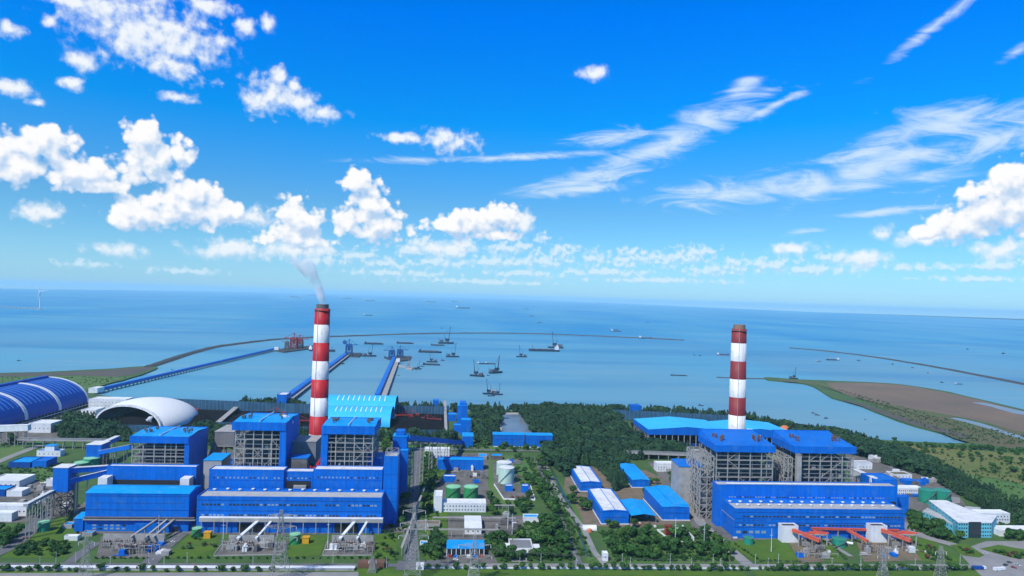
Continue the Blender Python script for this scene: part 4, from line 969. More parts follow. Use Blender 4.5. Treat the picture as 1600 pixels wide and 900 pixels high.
# ---------------------------------------------------------------- warehouses and plant offices
def wh(label, L, xr_, h_px, bk, wallm='blue', roofm='roof_white', kind='gable_y', rise=1.2, name='warehouse', cat='warehouse', band=True):
    p = G(*L); x1 = AY(xr_, L[1], p.y).x; h = AY(L[0], h_px, p.y).z; dep = G(bk[0], bk[1], h).y-p.y; t = hall(name, label, cat, p.x, x1, p.y, p.y+dep, h, wall=wallm, roof='blue' if roofm == 'roof_white' else roofm, kind=kind, rise=rise)
    if roofm == 'roof_white':
        xm = (p.x+x1)/2; w = (x1-p.x); 
        for s in (-1, 1):
            e = w*.43; z = lambda d: h+rise*(1-d/(w/2))+.33
            MB().add([(xm+s*.4,p.y+2,z(.4)),(xm+s*e,p.y+2,z(e)),(xm+s*e,p.y+dep-2,z(e)),(xm+s*.4,p.y+dep-2,z(.4))], [(0,1,2,3) if s > 0 else (3,2,1,0)]).build('roof_membrane', M['roof_white'], t)
    if band: window_row(t, p.x+2, x1-2, p.y, h*.55, 8, 3, .6, 'blue_dk')
    MB().box(p.x-.6, x1+.6, p.y-.7, p.y-.2, 0, .8).build('plinth', M['white'], t); MB().box(p.x-.8, p.x-.2, p.y-.2, p.y+dep, 0, .8).build('plinth', M['white'], t)
    return t, (p.x, x1, p.y, p.y+dep, h)
wh('smaller white roofed blue warehouse at the edge of the dark wood', (906,768), 940, 754, (890,729))
wh('largest white roofed blue warehouse, with white plinth, right of the slanting ditch', (940,819), 982, 799, (911,764))
wh('narrow all blue warehouse with ridge line at the wood\'s edge', (988,762), 1015, 750, (964,725), roofm='roof_blue', name='warehouse', band=False)
t, b = wh('tall bright blue warehouse with stepped blue roof next to the open canopy', (1035,813), 1077, 792, (1004,761), roofm='roof_blue', rise=.8)
MB().box(b[0]+(b[1]-b[0])*.42, b[1]-1, b[2]+1, b[3]-1, b[4]+.4, b[4]+2.6).build('raised_roof', M['roof_blue'], t)
p = G(985,818); x1 = AY(1026,818,p.y).x
t = thing('open_canopy', 'light blue open canopy between the white roofed and the tall blue warehouse', 'canopy', (p.x, p.y, 0)); h = AY(985,806,p.y).z; xm = (p.x+x1)/2
MB().add([(p.x,p.y,h),(xm,p.y,h+2),(x1,p.y,h),(p.x,p.y+55,h),(xm,p.y+55,h+2),(x1,p.y+55,h)], [(0,1,4,3),(1,2,5,4)]).build('roof', M['roof_blue'], t)
for k in range(4):
    for xx in (p.x+.5, x1-.5): MB().bar((xx,p.y+1+k*17,0), (xx,p.y+1+k*17,h), .5).build('post', M['steel'], t)
for k in range(9):
    u = random.uniform(p.x+2, x1-5); v = p.y+random.uniform(-12, 6); s = random.uniform(1.5, 4)
    tag(MB().box(u, u+s, v, v+s*.8, .15, 1.2+s*.3).build('scrap_pile', M[random.choice(('rust','white','steel_dk','rust'))], loc=(u, v, 0)), 'scrap and crates heaped at the mouth of the light blue canopy', 'scrap', 'scrap heaps by the warehouses')
for k in range(26):
    q = G(random.uniform(895, 1010), random.uniform(790, 828)); u, v = q.x, q.y
    if 120 < u < 175 and v > 655: continue
    s = random.uniform(1, 3.4); tag(MB().box(u, u+s*1.6, v, v+s, .13, .6+s*.45).build('scrap_pile', M[random.choice(('rust','roof_grey','steel_dk','rust','white','concrete'))], loc=(u, v, 0)), 'small scrap or crate stack on the brown yard round the white roofed warehouses', 'scrap', 'scrap stacks on the warehouse yard')
q = G(924,830); t = thing('shelter', 'pale arched shelter with an orange end in front of the largest warehouse', 'shelter', tuple(q))
mb = MB(); mb.tube((q.x-8,q.y+6,0), (q.x+6,q.y+6,0), 4.2, n=20); mb.build('vault', M['white'], t); MB().lathe((q.x-2,q.y-2,0), [(2.6,0),(2.4,2.5),(.4,3.6)], 12).build('cover', M['orange'], t)
t, b = phall('warehouse', 'left bay of the long blue warehouse at the foot of the settling canal', 'warehouse', 770, 819, 698, 679, 675, wall='blue', roof='roof_blue', kind='gable_x', rise=1)
window_row(t, b[0]+3, b[1]-3, b[2], b[4]*.62, 10, 4, .5, 'blue_dk'); MB().box(b[0]+16, b[0]+22, b[2]-.4, b[2], 0, 8).build('door', M['dark'], t); MB().box(b[0]+1, b[1]-1, b[2]-.5, b[2]-.1, 0, 1).build('plinth', M['white'], t)
t, b = phall('warehouse', 'right bay of the long blue warehouse at the foot of the settling canal', 'warehouse', 821, 863, 699, 680, 676, wall='blue', roof='roof_blue', kind='gable_x', rise=1)
window_row(t, b[0]+3, b[1]-3, b[2], b[4]*.62, 9, 4, .5, 'blue_dk'); MB().box(b[0]+1, b[1]-1, b[2]-.5, b[2]-.1, 0, 1).build('plinth', M['white'], t)
phall('low_house', 'low brown roofed house among trees right of the long blue warehouse', 'building', 866, 892, 703, 697, 693, wall='white', roof='concrete', kind='gable_x')
def office(label, *a, rows=((.7, 8), (.3, 8)), wm='glass', name='building', cat='building', ww=1.2, **k):
    t, b = phall(name, label, cat, *a, **k)
    for f, n in rows: window_row(t, b[0]+1, b[1]-1, b[2], b[4]*f, n, ww, min(1.3, b[4]*.25), wm)
    return t, b
office('white block with rust marks behind the long blue pump hall', 663, 702, 716, 702, 699, wall='white', roof='white', kind='flat')
office('long blue pump hall with a pale roof edge in the central yard', 683, 755, 734, 719, 714, wall='blue', roof='roof_blue', kind='flat', rows=())
office('small blue switch house with white roof edge in the central yard', 692, 712, 754, 745, 742, wall='blue', roof='roof_white', kind='flat', rows=())
office('bright blue roofed kiosk, left of the two behind the white tanks', 748, 761, 718, 714, 709, wall='concrete', roof='roof_blue', kind='flat', rows=())
office('bright blue roofed kiosk, right of the two behind the white tanks', 767, 785, 719, 713, 709, wall='steel_dk', roof='roof_blue', kind='flat', rows=())
office('tall white end block of the water treatment house', 677, 690, 801, 776, 767, wall='white', roof='white', kind='flat', rows=())
office('long white water treatment house with pale blue roof and two rows of square windows', 690, 759, 800, 787, 780, wall='white', roof='white', kind='flat', rows=((.72, 14), (.28, 14)))
office('white workshop with a broad pale blue white roof in the central yard', 726, 752, 835, 825, 806, wall='white', roof='white', kind='gable_x', rise=.6, rows=((.5, 3),))
t, b = office('long open garage with a bright blue roof beside the bottom road', 698, 756, 869, 857, 846, wall='dark', roof='roof_blue', kind='shed', rise=1.2, rows=())
for k in range(9): MB().box(b[0]+(b[1]-b[0])*k/8-.3, b[0]+(b[1]-b[0])*k/8+.3, b[2]-.8, b[2], 0, b[4]-.4).build('post', M['white'], t)
for k in range(6):
    u = b[0]+5.5*k+1; tag(MB().box(u, u+3.4, b[2]-3.6, b[2]-.9, .2, 1.8).build('parked_van', M[('machine_red','blue','steel_dk','white','blue','machine_red')[k]], loc=(u, b[2], 0)), ('red','blue','dark grey','white','blue','red')[k]+' van tail parked in the '+('first','second','third','fourth','fifth','sixth')[k]+' bay of the blue roofed garage', 'van', 'vans in the garage')
t, b = office('low white office with grey roof and side wings beside the garden', 797, 833, 866, 858, 843, wall='white', roof='esp', kind='flat', rows=((.5, 4),))
MB().box(b[0]-8, b[0], b[2]+6, b[3]-6, 0, b[4]-1).build('wing', M['white'], t); MB().box(b[1], b[1]+7, b[2]+4, b[3]-8, 0, b[4]-1).build('wing', M['white'], t)
MB().box(b[0]+5, b[1]-5, b[2]-5, b[2]-.1, 0, 3.6).build('porch', M['white'], t)
t, b = office('small white house with a bright blue roof panel right of the gravel yard', 818, 842, 816, 809, 804, wall='white', roof='roof_blue', kind='flat', rows=())
t, b = office('left blue pump cabin on the walled concrete pad', 789, 801, 768, 760, 757, wall='blue', roof='roof_white', kind='flat', rows=()); office('right blue pump cabin on the walled concrete pad', 815, 826, 770, 760, 757, wall='blue', roof='roof_white', kind='flat', rows=())
t = thing('bund_wall', 'white low wall round the concrete pad of the two blue cabins', 'wall', tuple(G(786,782)))
P = gp([(772,758),(787,781),(836,782),(829,760)])
for i in (0, 1, 2): MB().bar(P[i]+Vector((0,0,.9)), P[i+1]+Vector((0,0,.9)), .8, 1.8).build('wall_side', M['white'], t)
for k in range(4): MB().lathe((P[1].x+10+k*6, P[1].y+8, 0), [(2,0),(2,2.2),(.2,2.8)], 14).build('filter_drum', M['rust'], t)
office('small turquoise roofed hut by the garden, right of the lattice pylon', 656, 667, 857, 851, 846, wall='white', roof='roof_blue', kind='flat', rows=())
office('white gatehouse at the bottom road junction', 650, 662, 891, 884, 880, wall='white', roof='roof_white', kind='flat', rows=((.5, 2),))
t, b = office('brown roofed open shed in the lawn left of the workshop', 651, 687, 825, 820, 814, wall='concrete', roof='dirt', kind='flat', rows=())
t, b = office('white guard hut on legs beside the slanting road', 942, 950, 877, 866, 862, wall='white', roof='roof_white', kind='flat', rows=((.6, 1),))
t, b = office('long white plant house with blue roofed sheds behind the right plant', 1402, 1444, 775, 764, 759, wall='white', roof='white', kind='flat', rows=((.35, 12), (.75, 12)))
office('brown roofed white building, far right plant edge', 1397, 1425, 748, 742, 737, wall='white', roof='dirt', kind='flat', rows=((.5, 5),)); office('left small blue shed behind the green tanks', 1415, 1432, 758, 752, 748, wall='blue', roof='roof_mid', kind='flat', rows=()); office('right small blue shed behind the green tanks', 1433, 1446, 759, 754, 750, wall='blue', roof='roof_mid', kind='flat', rows=())
office('white control house near the wood behind the right plant', 1340, 1363, 733, 724, 720, wall='white', roof='roof_grey', kind='flat', rows=((.4, 4),)); office('white roofed cabin at the wood corner', 1367, 1378, 722, 715, 711, wall='white', roof='white', kind='flat', rows=())
office('white lab building left of the right plant', 1026, 1053, 737, 725, 721, wall='white', roof='white', kind='flat', rows=((.6, 6), (.3, 6)))
# left edge
office('long white shed with ribbed front beside the end of the vaulted store', 138, 196, 638, 624, 620, wall='white', roof='white', kind='flat', rows=((.7, 10), (.3, 10)))
office('white porch building in front of the ribbed white shed', 126, 149, 650, 641, 636, wall='white', roof='white', kind='flat', rows=((.5, 4),))
office('white roofed cabin between the vaulted store and the wood', 91, 116, 657, 651, 648, wall='steel_dk', roof='white', kind='flat', rows=()); office('small white roofed hut at the wood corner', 117, 133, 655, 651, 649, wall='white', roof='white', kind='flat', rows=())
office('white conveyor head building beside the vaulted store', 44, 79, 676, 662, 656, wall='white', roof='white', kind='flat', rows=((.5, 5),)); office('white pier head cabin where the long jetty meets the shore', 138, 152, 614, 607, 604, wall='white', roof='white', kind='flat', rows=())
gallery('coal_gallery', 'white box gallery on legs at the left edge below the vaulted store', AY(-20,670,G(0,697).y), AY(46,668,G(0,697).y), 8, 8, 'white', 'white', 5)
gallery('pipe_rack', 'long grey pipe rack crossing from the left edge to the wood', AY(30,686,1000), AY(170,688,1000), 6, 3, 'concrete', 'esp', 9, 'pipe rack')
gallery('pipe_rack', 'long grey pipe rack in front of the wide blue sheds', AY(975,706,G(975,717).y), AY(1082,710,G(975,717).y), 6, 4, 'concrete', 'esp', 7, 'pipe rack')
gallery('pipe_rack', 'thin grey pipe rack along the road behind the central yard', AY(440,697,G(440,701).y), AY(975,707,G(440,701).y), 2, 1, 'concrete', 'esp', 24, 'pipe rack', legw=.4)
t, b = office('two storey white pump house with blue roofs in the left gardens', 57, 94, 713, 705, 702, wall='white', roof='roof_mid', kind='flat', rows=((.5, 5),)); MB().box(b[0]+8, b[0]+20, b[2]+4, b[2]+14, b[4], b[4]+6).build('upper_floor', M['white'], t); MB().box(b[0]+7.5, b[0]+20.5, b[2]+3.5, b[2]+14.5, b[4]+6, b[4]+6.6).build('upper_roof', M['roof_blue'], t)
office('wide low shed with bright blue roof, left of the pair', 13, 47, 731, 723, 714, wall='blue_dk', roof='roof_blue', kind='flat', rows=()); office('lower blue roofed shed, right of the pair', 50, 72, 731, 721, 714, wall='blue', roof='roof_mid', kind='flat', rows=())
office('white L shaped store with pale roof at the left edge', -20, 30, 762, 752, 741, wall='white', roof='white', kind='flat', rows=((.5, 6),)); office('turquoise roofed shed at the left edge', -20, 8, 776, 766, 759, wall='blue_dk', roof='roof_blue', kind='flat', rows=())
office('white roofed shed on the brown yard at the left edge', 10, 34, 776, 768, 762, wall='white', roof='white', kind='flat', rows=()); office('white hut left of the lattice-legged tower', 72, 82, 760, 750, 747, wall='white', roof='white', kind='flat', rows=())
t, b = office('long white edged depot in the lower left corner', -40, 42, 806, 791, 786, wall='white', roof='roof_white', kind='flat', rows=((.5, 12),)); office('white roofed store in front of the depot in the lower left', -40, 18, 815, 803, 798, wall='white', roof='white', kind='flat', rows=())
gallery('coal_gallery', 'pale blue pipe bridge climbing to the lattice-legged tower from the lower left', AY(40,790,640), AY(82,768,T1[2]), 3.5, 2.5, 'concrete', 'roof_white', 5)
office('small blue roofed kiosk in the lower left lawn', 97, 112, 826, 821, 816, wall='concrete', roof='roof_blue', kind='flat', rows=()); t, b = office('white tent and boxes in the lower left lawn', 100, 121, 845, 839, 836, wall='white', roof='white', kind='flat', rows=())
office('blue topped kiosk by the left transformer yard', 128, 144, 838, 834, 830, wall='concrete', roof='roof_blue', kind='flat', rows=())
# red fire training yard
t = thing('walled_yard', 'white walled yard with red equipment in the lawn left of the right plant', 'walled yard', tuple(G(1050,850))); P = gp([(1027,829),(1050,848),(1084,846),(1066,826)])
for i, hgt in ((0, 1.6), (1, .8), (2, 4), (3, 1.2)): MB().bar(P[i]+Vector((0,0,hgt/2)), P[(i+1)%4]+Vector((0,0,hgt/2)), .9, hgt).build('wall_side', M['white'], t)
q = G(1044,836); mb = MB(); lattice(mb, q.x-3, q.x+3, q.y-2, q.y+2, 0, 10, 3, .5); mb.box(q.x-2, q.x+2, q.y-1.5, q.y+1.5, 3, 9); mb.build('red_tower', M['machine_red'], t)
# turquoise offices
def prism_building(name, label, cat, pts, h, wallm, roofm, wins=(), par=1.0):
    P = [G(*q) for q in pts]; t = thing(name, label, cat, tuple(P[0]))
    MB().prism([(p.x, p.y) for p in P], 0, h).build('wall', M[wallm], t); c = sum(P, Vector())/len(P); MB().prism([tuple((c+(p-c)*1.012).xy) for p in P], h, h+par*.5, bottom=True).build('roof', M[roofm], t)
    for i, rows, n, wm in wins:
        a, b = P[i], P[(i+1) % len(P)]; d = b-a; nn = Vector((d.y, -d.x, 0)).normalized()
        if nn.dot((a+b)/2-c) < 0: nn = -nn
        for r in range(rows):
            for k in range(n):
                u = a+d*((k+.5)/n)+nn*.06; z = h*(r+.55)/rows; w = d.normalized()*.75
                MB().add([u-w+Vector((0,0,z-.8)), u+w+Vector((0,0,z-.8)), u+w+Vector((0,0,z+.8)), u-w+Vector((0,0,z+.8))], [(0,1,2,3)] ).build('window', M[wm], t)
    return t, P
h = AY(1498, 817, G(1498,840).y).z
t, P = prism_building('office_building', 'turquoise office building with white roof and a dark glass entrance', 'office building', [(1497,840),(1549,840),(1557,828),(1532,826),(1478,803),(1451,803)], h, 'turq', 'roof_white', [(0, 4, 14, 'glass'), (5, 4, 9, 'glass')])
a = P[0].lerp(P[1], .30); b = P[0].lerp(P[1], .66); MB().box(a.x, b.x, a.y-.9, a.y-.25, 0, h+1.2).build('glass_entrance', M['glass'], t)
h2 = AY(1441, 803, G(1441,812).y).z
prism_building('office_annex', 'lower turquoise wing running along the front of the office building', 'building', [(1441,812),(1489,834),(1495,830),(1449,807)], 9, 'turq', 'roof_grey', [(0, 2, 9, 'glass')])
prism_building('office_annex', 'turquoise block with pale roof behind the offices', 'building', [(1504,812),(1528,814),(1532,806),(1508,804)], 9, 'turq', 'roof_grey', [(0, 2, 6, 'glass')])
office('white hostel with a pink roof terrace behind the turquoise offices', 1530, 1578, 818, 803, 797, wall='white', roof='white', kind='flat', rows=((.75, 9), (.42, 11)))
office('pale blue roofed low hall at the right edge', 1562, 1640, 838, 830, 822, wall='white', roof='white', kind='flat', rows=())
# tanks
def ptank(label, xl, xr, ybot, ytop, mt, roof, group=None, **k):
    cx = (xl+xr)/2; d0 = G(cx, ybot).y; r = (AY(xr, ybot, d0).x-AY(xl, ybot, d0).x)/2; p = AY(cx, ybot, d0); return tank('storage_tank', label, p.x, d0+r, r, AY(cx, ytop, d0+r).z, mt, roof, group, **k)
ptank('left bright green tank behind the long white house', 696, 719, 782, 760, 'green_tank', 'mint_roof'); ptank('right bright green tank behind the long white house', 724, 747, 783, 760, 'green_tank', 'mint_roof')
ptank('rear tall pale mint tank with white top', 776, 800, 745, 722, 'mint', 'white'); ptank('front tall pale mint tank with white top', 779, 804, 757, 730, 'mint', 'white')
ptank('left teal green tank behind the turquoise offices', 1445, 1468, 788, 765, 'teal_tank', 'teal_tank'); ptank('right teal green tank behind the turquoise offices', 1469, 1492, 788, 766, 'teal_tank', 'teal_tank')
ptank('front green tank beside the blue transfer house', 110, 133, 734, 722, 'teal_tank', 'mint_roof'); ptank('rear green tank beside the blue transfer house', 125, 149, 731, 715, 'teal_tank', 'mint_roof')
ptank('small teal tank in the lower left lawn', 55, 72, 832, 815, 'teal_tank', 'mint_roof', cone=.4); ptank('green tank between the two left turbine halls', 297, 312, 841, 825, 'green_tank', 'mint_roof', cone=.4)
ptank('green tank beside the big lattice pylon', 450, 467, 852, 834, 'green_tank', 'mint_roof', cone=.4); ptank('teal box tank at the left corner of the right turbine hall', 1165, 1180, 852, 840, 'teal_tank', 'teal_tank', cone=.3, stair=False)
ptank('teal tank between the two orange ducts', 1307, 1327, 856, 842, 'teal_tank', 'teal_tank', cone=.4)
for px, lb in ((323, 'yellow cabin right of the green tank between the left turbine halls'), (477, 'yellow cabin right of the big lattice pylon')):
    q = G(px, 842 if px < 400 else 850); t = thing('cabin', lb, 'cabin', tuple(q)); MB().box(q.x-3, q.x+3, q.y, q.y+5, 0, 5.5).build('wall', M['yellow'], t); MB().box(q.x-3.3, q.x+3.3, q.y-.3, q.y+5.3, 5.5, 5.9).build('roof', M['yellow'], t); MB().box(q.x+3.02, q.x+3.2, q.y+1.5, q.y+3, 0, 2.4).build('door', M['dark'], t)

# ---------------------------------------------------------------- transformer bays in front of the halls
def transformer(label, x, y, s=1.0, ducts=True, col='steel_dk'):
    t = thing('transformer', label, 'transformer', (x, y, 0), 'transformers in front of the turbine halls')
    MB().box(x-4*s, x+4*s, y, y+3.5*s, .6, 4.6*s).build('transformer_tank', M[col], t)
    for k in range(6):
        MB().box(x-3.8*s+k*1.35*s, x-3*s+k*1.35*s, y-1.4*s, y-.1, 1, 4.2*s).build('radiator', M['steel'], t)
    MB().tube((x-3*s,y+2*s,5.6*s), (x+3*s,y+2*s,5.6*s), .8*s, n=14).build('oil_conservator', M['steel'], t)
    for k in range(3):
        b = MB(); b.lathe((x-2.2*s+k*2.2*s, y+.8*s, 4.6*s), [(.45,0),(.3,.6),(.45,1.2),(.3,1.8),(.15,3)], 8); b.build('bushing', M['rust'], t)
def fire_wall(label, x0, x1, y, h): tag(MB().box(x0, x1, y, y+.8, 0, h).build('fire_wall', M['concrete'], loc=(x0, y, 0)), label, 'fire wall')
for px0, px1, lb, yb in ((161, 256, 'left', 850), (357, 428, 'middle', 852), (518, 583, 'right', 852)):
    q0, q1 = G(px0, yb), AY(px1, yb, G(px0, yb).y); fire_wall('grey concrete fire wall of the '+lb+' transformer yard in front of the left plant', q0.x, q1.x, q0.y, 9)
    n = 3
    for k in range(n):
        u = q0.x+(q1.x-q0.x)*(k+.5)/n*.55+2; transformer(('leftmost','centre','rightmost')[k]+' transformer of the '+lb+' yard in front of the left plant', u, q0.y-8, .95)
    g = G(px0, yb)
    for j in range(2 if lb != 'left' else 3):
        fx = q0.x+(q1.x-q0.x)*(.32+.30*j if lb != 'left' else (.55, .72, .84)[j]); gallery('cable_duct', ('first','second','third')[j]+' white duct climbing from the '+lb+' transformer yard into the turbine hall', (fx-(4 if j == 0 else 0), q0.y-3, 7), (fx+5, 668, 12.5), (2.5 if j == 0 else 1.5) if lb != 'left' else 1.4, 1.2, 'white' if lb != 'left' else 'concrete', 'white' if lb != 'left' else 'concrete', 1, 'duct', legw=.5)
q = G(187, 862)
for k in range(3):
    t = thing('switch_pole', 'rust red switchgear pole in front of the left fire wall, number '+('one','two','three')[k]+' from the left', 'switchgear', (q.x+k*5, q.y, 0)); mb = MB(); mb.bar((q.x+k*5,q.y,0), (q.x+k*5,q.y,7), .4); mb.bar((q.x+k*5-2,q.y,5), (q.x+k*5+2,q.y,5), .3); mb.build('pole', M['machine_red'], t)
    for s in (-1.6, 0, 1.6): MB().lathe((q.x+k*5+s, q.y, 5.2), [(.3,0),(.2,.4),(.3,.9),(.1,1.6)], 8).build('insulator', M['machine_red'], t)
def portal(x, y, w, h, label, grp):
    t = thing('busbar_frame', label, 'steel frame', (x, y, 0), grp); MB().bar((x,y,0), (x,y,h), .45).build('post', M['steel'], t); MB().bar((x+w,y,0), (x+w,y,h), .45).build('post', M['steel'], t); bm_ = MB().bar((x-.6,y,h), (x+w+.6,y,h), .5).build('beam', M['steel'], t)
    for k in range(3): MB().lathe((x+w*(k+.5)/3, y, h+.2), [(.28,0),(.2,.4),(.28,.8),(.1,1.5)], 8).build('insulator', M['rust'], bm_)
for zx0, zx1, zy0, zy1, n, lb in ((170, 246, 856, 869, 14, 'left'), (345, 432, 857, 865, 9, 'middle'), (512, 578, 857, 865, 9, 'right')):
    for k in range(n):
        q = G(random.uniform(zx0, zx1), random.uniform(zy0, zy1)); portal(q.x, q.y, random.uniform(4, 8), random.uniform(4, 8), 'steel busbar frame in the '+lb+' transformer yard of the left plant', 'busbar frames of the '+lb+' yard')
for zx0, zx1, lb in ((1246, 1300, 'left'), (1352, 1430, 'right')):
    for k in range(8):
        q = G(random.uniform(zx0, zx1), random.uniform(862, 874)); portal(q.x, q.y, random.uniform(4, 8), random.uniform(3, 7), 'steel busbar frame before the '+lb+' transformer of the right plant', 'busbar frames before the '+lb+' right plant transformer')
# white boxes and salmon ducts in front of the right hall
for px, pf, lb in ((1222, 1262, 'left'), (1361, 1402, 'right')):
    q = G(px, 848); x1 = AY(px+25, 848, q.y).x; H = AY(px, 823, q.y).z; t = thing('switch_house', lb+' tall white box in front of the right turbine hall with an open dark top', 'switch house', tuple(q))
    MB().box(q.x, x1, q.y, q.y+9, 0, H).build('wall', M['white'], t); MB().box(q.x+1.2, x1-1.2, q.y+1, q.y+8, H-.2, H+.1).build('roof_opening', M['dark'], t)
    for a in ((q.x-.1,x1+.1,q.y-.1,q.y+.8),(q.x-.1,x1+.1,q.y+8.2,q.y+9.1),(q.x-.1,q.x+.8,q.y+.8,q.y+8.2),(x1-.8,x1+.1,q.y+.8,q.y+8.2)): MB().box(*a, H, H+.9).build('parapet', M['white'], t)
    gallery('bus_duct', lb+' orange red box duct sloping from the white box down to the transformer', (q.x+10, q.y-.6, H-3), (q.x+27, q.y-20, 9), 3.6, 2.6, 'salmon', 'salmon', 2, 'duct', legw=.6)
    for k in range(2): transformer(('near','far')[k]+' grey transformer under the '+lb+' orange duct of the right plant', q.x+28-k*9, q.y-18+k*8, 1.15)
    for k in range(3):
        gallery('bus_duct', ('lowest','middle','highest')[k]+' slim orange frame duct right of the '+lb+' white box', (q.x+24+k*4, q.y+2, 9+k), (q.x+40+k*2, q.y-5, 9+k), 1.4, .9, 'salmon', 'salmon', 1, 'duct', legw=.5)
    MB_ = MB(); 
    for k in range(5): MB_.bar((q.x+12+7*k, q.y-9, 0), (q.x+12+7*k, q.y-9, 11), .9)
    MB_.bar((q.x+12, q.y-9, 11), (q.x+40, q.y-9, 11), .9); tag(MB_.build('gantry', M['concrete'], loc=(q.x+12, q.y-9, 0)), 'grey concrete gantry standing over the '+lb+' transformer of the right plant', 'gantry')
    for k in range(4): 
        u = q.x+18+random.uniform(0, 22); v = q.y-26+random.uniform(0, 6); tag(MB().box(u, u+3, v, v+2, .2, 1.2).build('equipment_box', M[('white','concrete','rust','white')[k]], loc=(u, v, 0)), ('white','grey','rusty','pale')[k]+' box on the bare ground before the '+lb+' transformer of the right plant', 'equipment')
a = AY(1268, 826, L3[2]-2); b = AY(1362, 829, L3[2]-2)
gallery('bus_duct', 'long orange red duct running along the front of the right turbine hall', a, AY(1405,829,L3[2]-2), 2, 1.6, 'salmon', 'salmon', 5, 'duct', legw=.5)
gallery('bus_duct', 'middle orange red duct slanting down to the small transformer between the white boxes', AY(1324,828,L3[2]-4), AY(1356,846,L3[2]-22), 2.4, 2, 'salmon', 'salmon', 2, 'duct', legw=.5); transformer('small transformer at the foot of the middle slanting orange duct', AY(1357,846,L3[2]-24).x, L3[2]-26, .8)
t = thing('horizontal_tank', 'white cigar tank beside the teal tank in front of the right hall', 'tank', tuple(G(1328,852))); q = G(1328,852); MB().tube((q.x-3,q.y+3,1.6), (q.x+3,q.y,1.6), 1.3, n=14).build('shell', M['white'], t); MB().box(q.x-1,q.x+1,q.y+1,q.y+2,0,.8).build('saddle', M['concrete'], t)
# long concrete conduit by the bottom road
t = thing('conduit_wall', 'long white capped concrete conduit along the bottom road, left half', 'conduit', (-700, 578, 0)); MB().box(-700, -84, 576.2, 580.5, 0, 2.3).build('conduit_body', M['concrete'], t); MB().box(-700, -83.5, 575.9, 580.8, 2.3, 2.6).build('conduit_cap', M['white'], t)
t = thing('boundary_wall', 'low pale wall along the bottom road, right half', 'wall', (-30, 582, 0)); MB().box(-30, 268, 581.6, 582, 0, 1.3).build('wall_panel', M['white'], t); MB().box(285, 420, 581.6, 582, 0, 1.3).build('wall_panel', M['white'], t)
tag(MB().box(-82, -60, 582, 590, 0, 4.5).build('gate_house', M['rust'], loc=(-82, 582, 0)), 'rust brown roofed gatehouse at the end of the white conduit', 'gatehouse')
# long thin pipes on trestles down the right side of the left plant
for xa, lb in ((-41, 'white pipe run on trestles along the right side of the left plant'), (-10, 'grey pipe run on trestles across the central yard road')):
    t = thing('pipe_run', lb, 'pipe rack', (xa-6, 640, 0)); mb = MB()
    if xa == -41: mb.bar((xa-7,610,7), (xa+2,800,7), 2, 1.2)
    else: mb.bar((-50,655,8), (40,655,8), 1.4, 1)
    mb.build('pipe', M['concrete'], t)
    for k in range(9):
        q = Vector((xa-7+9*k/8, 610+190*k/8, 7)) if xa == -41 else Vector((-50+90*k/8, 655, 8)); MB().bar((q.x,q.y,0), q, .5).build('trestle', M['steel'], t)
for i, (ya, xa, xb, lb) in enumerate(((742,40,62,'grey'),(700,-25,60,'pale'))):
    t = thing('pipe_run', lb+' low pipe run in the central yard', 'pipe rack', (xa, ya, 0)); MB().box(xa, xb, ya, ya+1.6, 4, 5).build('pipe', M['concrete'], t)
    for k in range(6): MB().bar((xa+(xb-xa)*k/5, ya+.8, 0), (xa+(xb-xa)*k/5, ya+.8, 4), .4).build('trestle', M['steel'], t)

# ---------------------------------------------------------------- wind fences round the coal yards
def wind_fence(label, P, Q, h, n=24, mt='fence_mesh'):
    t = thing('wind_fence', label, 'wind fence', tuple(P)); MB().bar(P+Vector((0,0,h*.53)), Q+Vector((0,0,h*.53)), .3, h*.94).build('mesh_panel', M[mt], t)
    for k in range(n+1):
        c = P+(Q-P)*(k/n); MB().bar(c, c+Vector((0,0,h)), .5).build('post', M['fence_post'], t)
W = lambda a, b: (G(*a), G(*b))
wind_fence('long blue grey wind fence behind the left coal yard', *W((262,638),(500,648)), 19, 40); wind_fence('wind fence in front of the white dome', *W((148,674),(290,676)), 9, 20)
wind_fence('pale blue wind fence between the white dome and the coal yard', *W((312,668),(372,668)), 9, 10); wind_fence('wind fence in front of the left coal yard', *W((448,676),(500,676)), 10, 10)
wind_fence('blue grey wind fence behind the right coal yard', *W((614,646),(694,648)), 16, 16); wind_fence('blue grey wind fence in front of the right coal yard', *W((612,680),(696,680)), 9, 14)
wind_fence('long blue wind fence behind the wide blue sheds', *W((958,656),(1150,666)), 20, 30); wind_fence('wind fence on the left flank of the wide blue sheds', *W((958,656),(1010,700)), 7, 20); wind_fence('low wind fence in front of the wide blue sheds', *W((1030,708),(1100,710)), 9, 14)
for a, b, w, lb in (((695,632),(697,680),5,'right of the right coal yard'),((372,640),(330,672),9,'left of the left coal yard')):
    p, q = G(*a), G(*b); tag(MB().bar(p+Vector((0,0,8)), q+Vector((0,0,3)), w, 1.2).build('concrete_ramp', M['concrete'], loc=tuple(p)), 'pale concrete ramp wall '+lb, 'ramp')
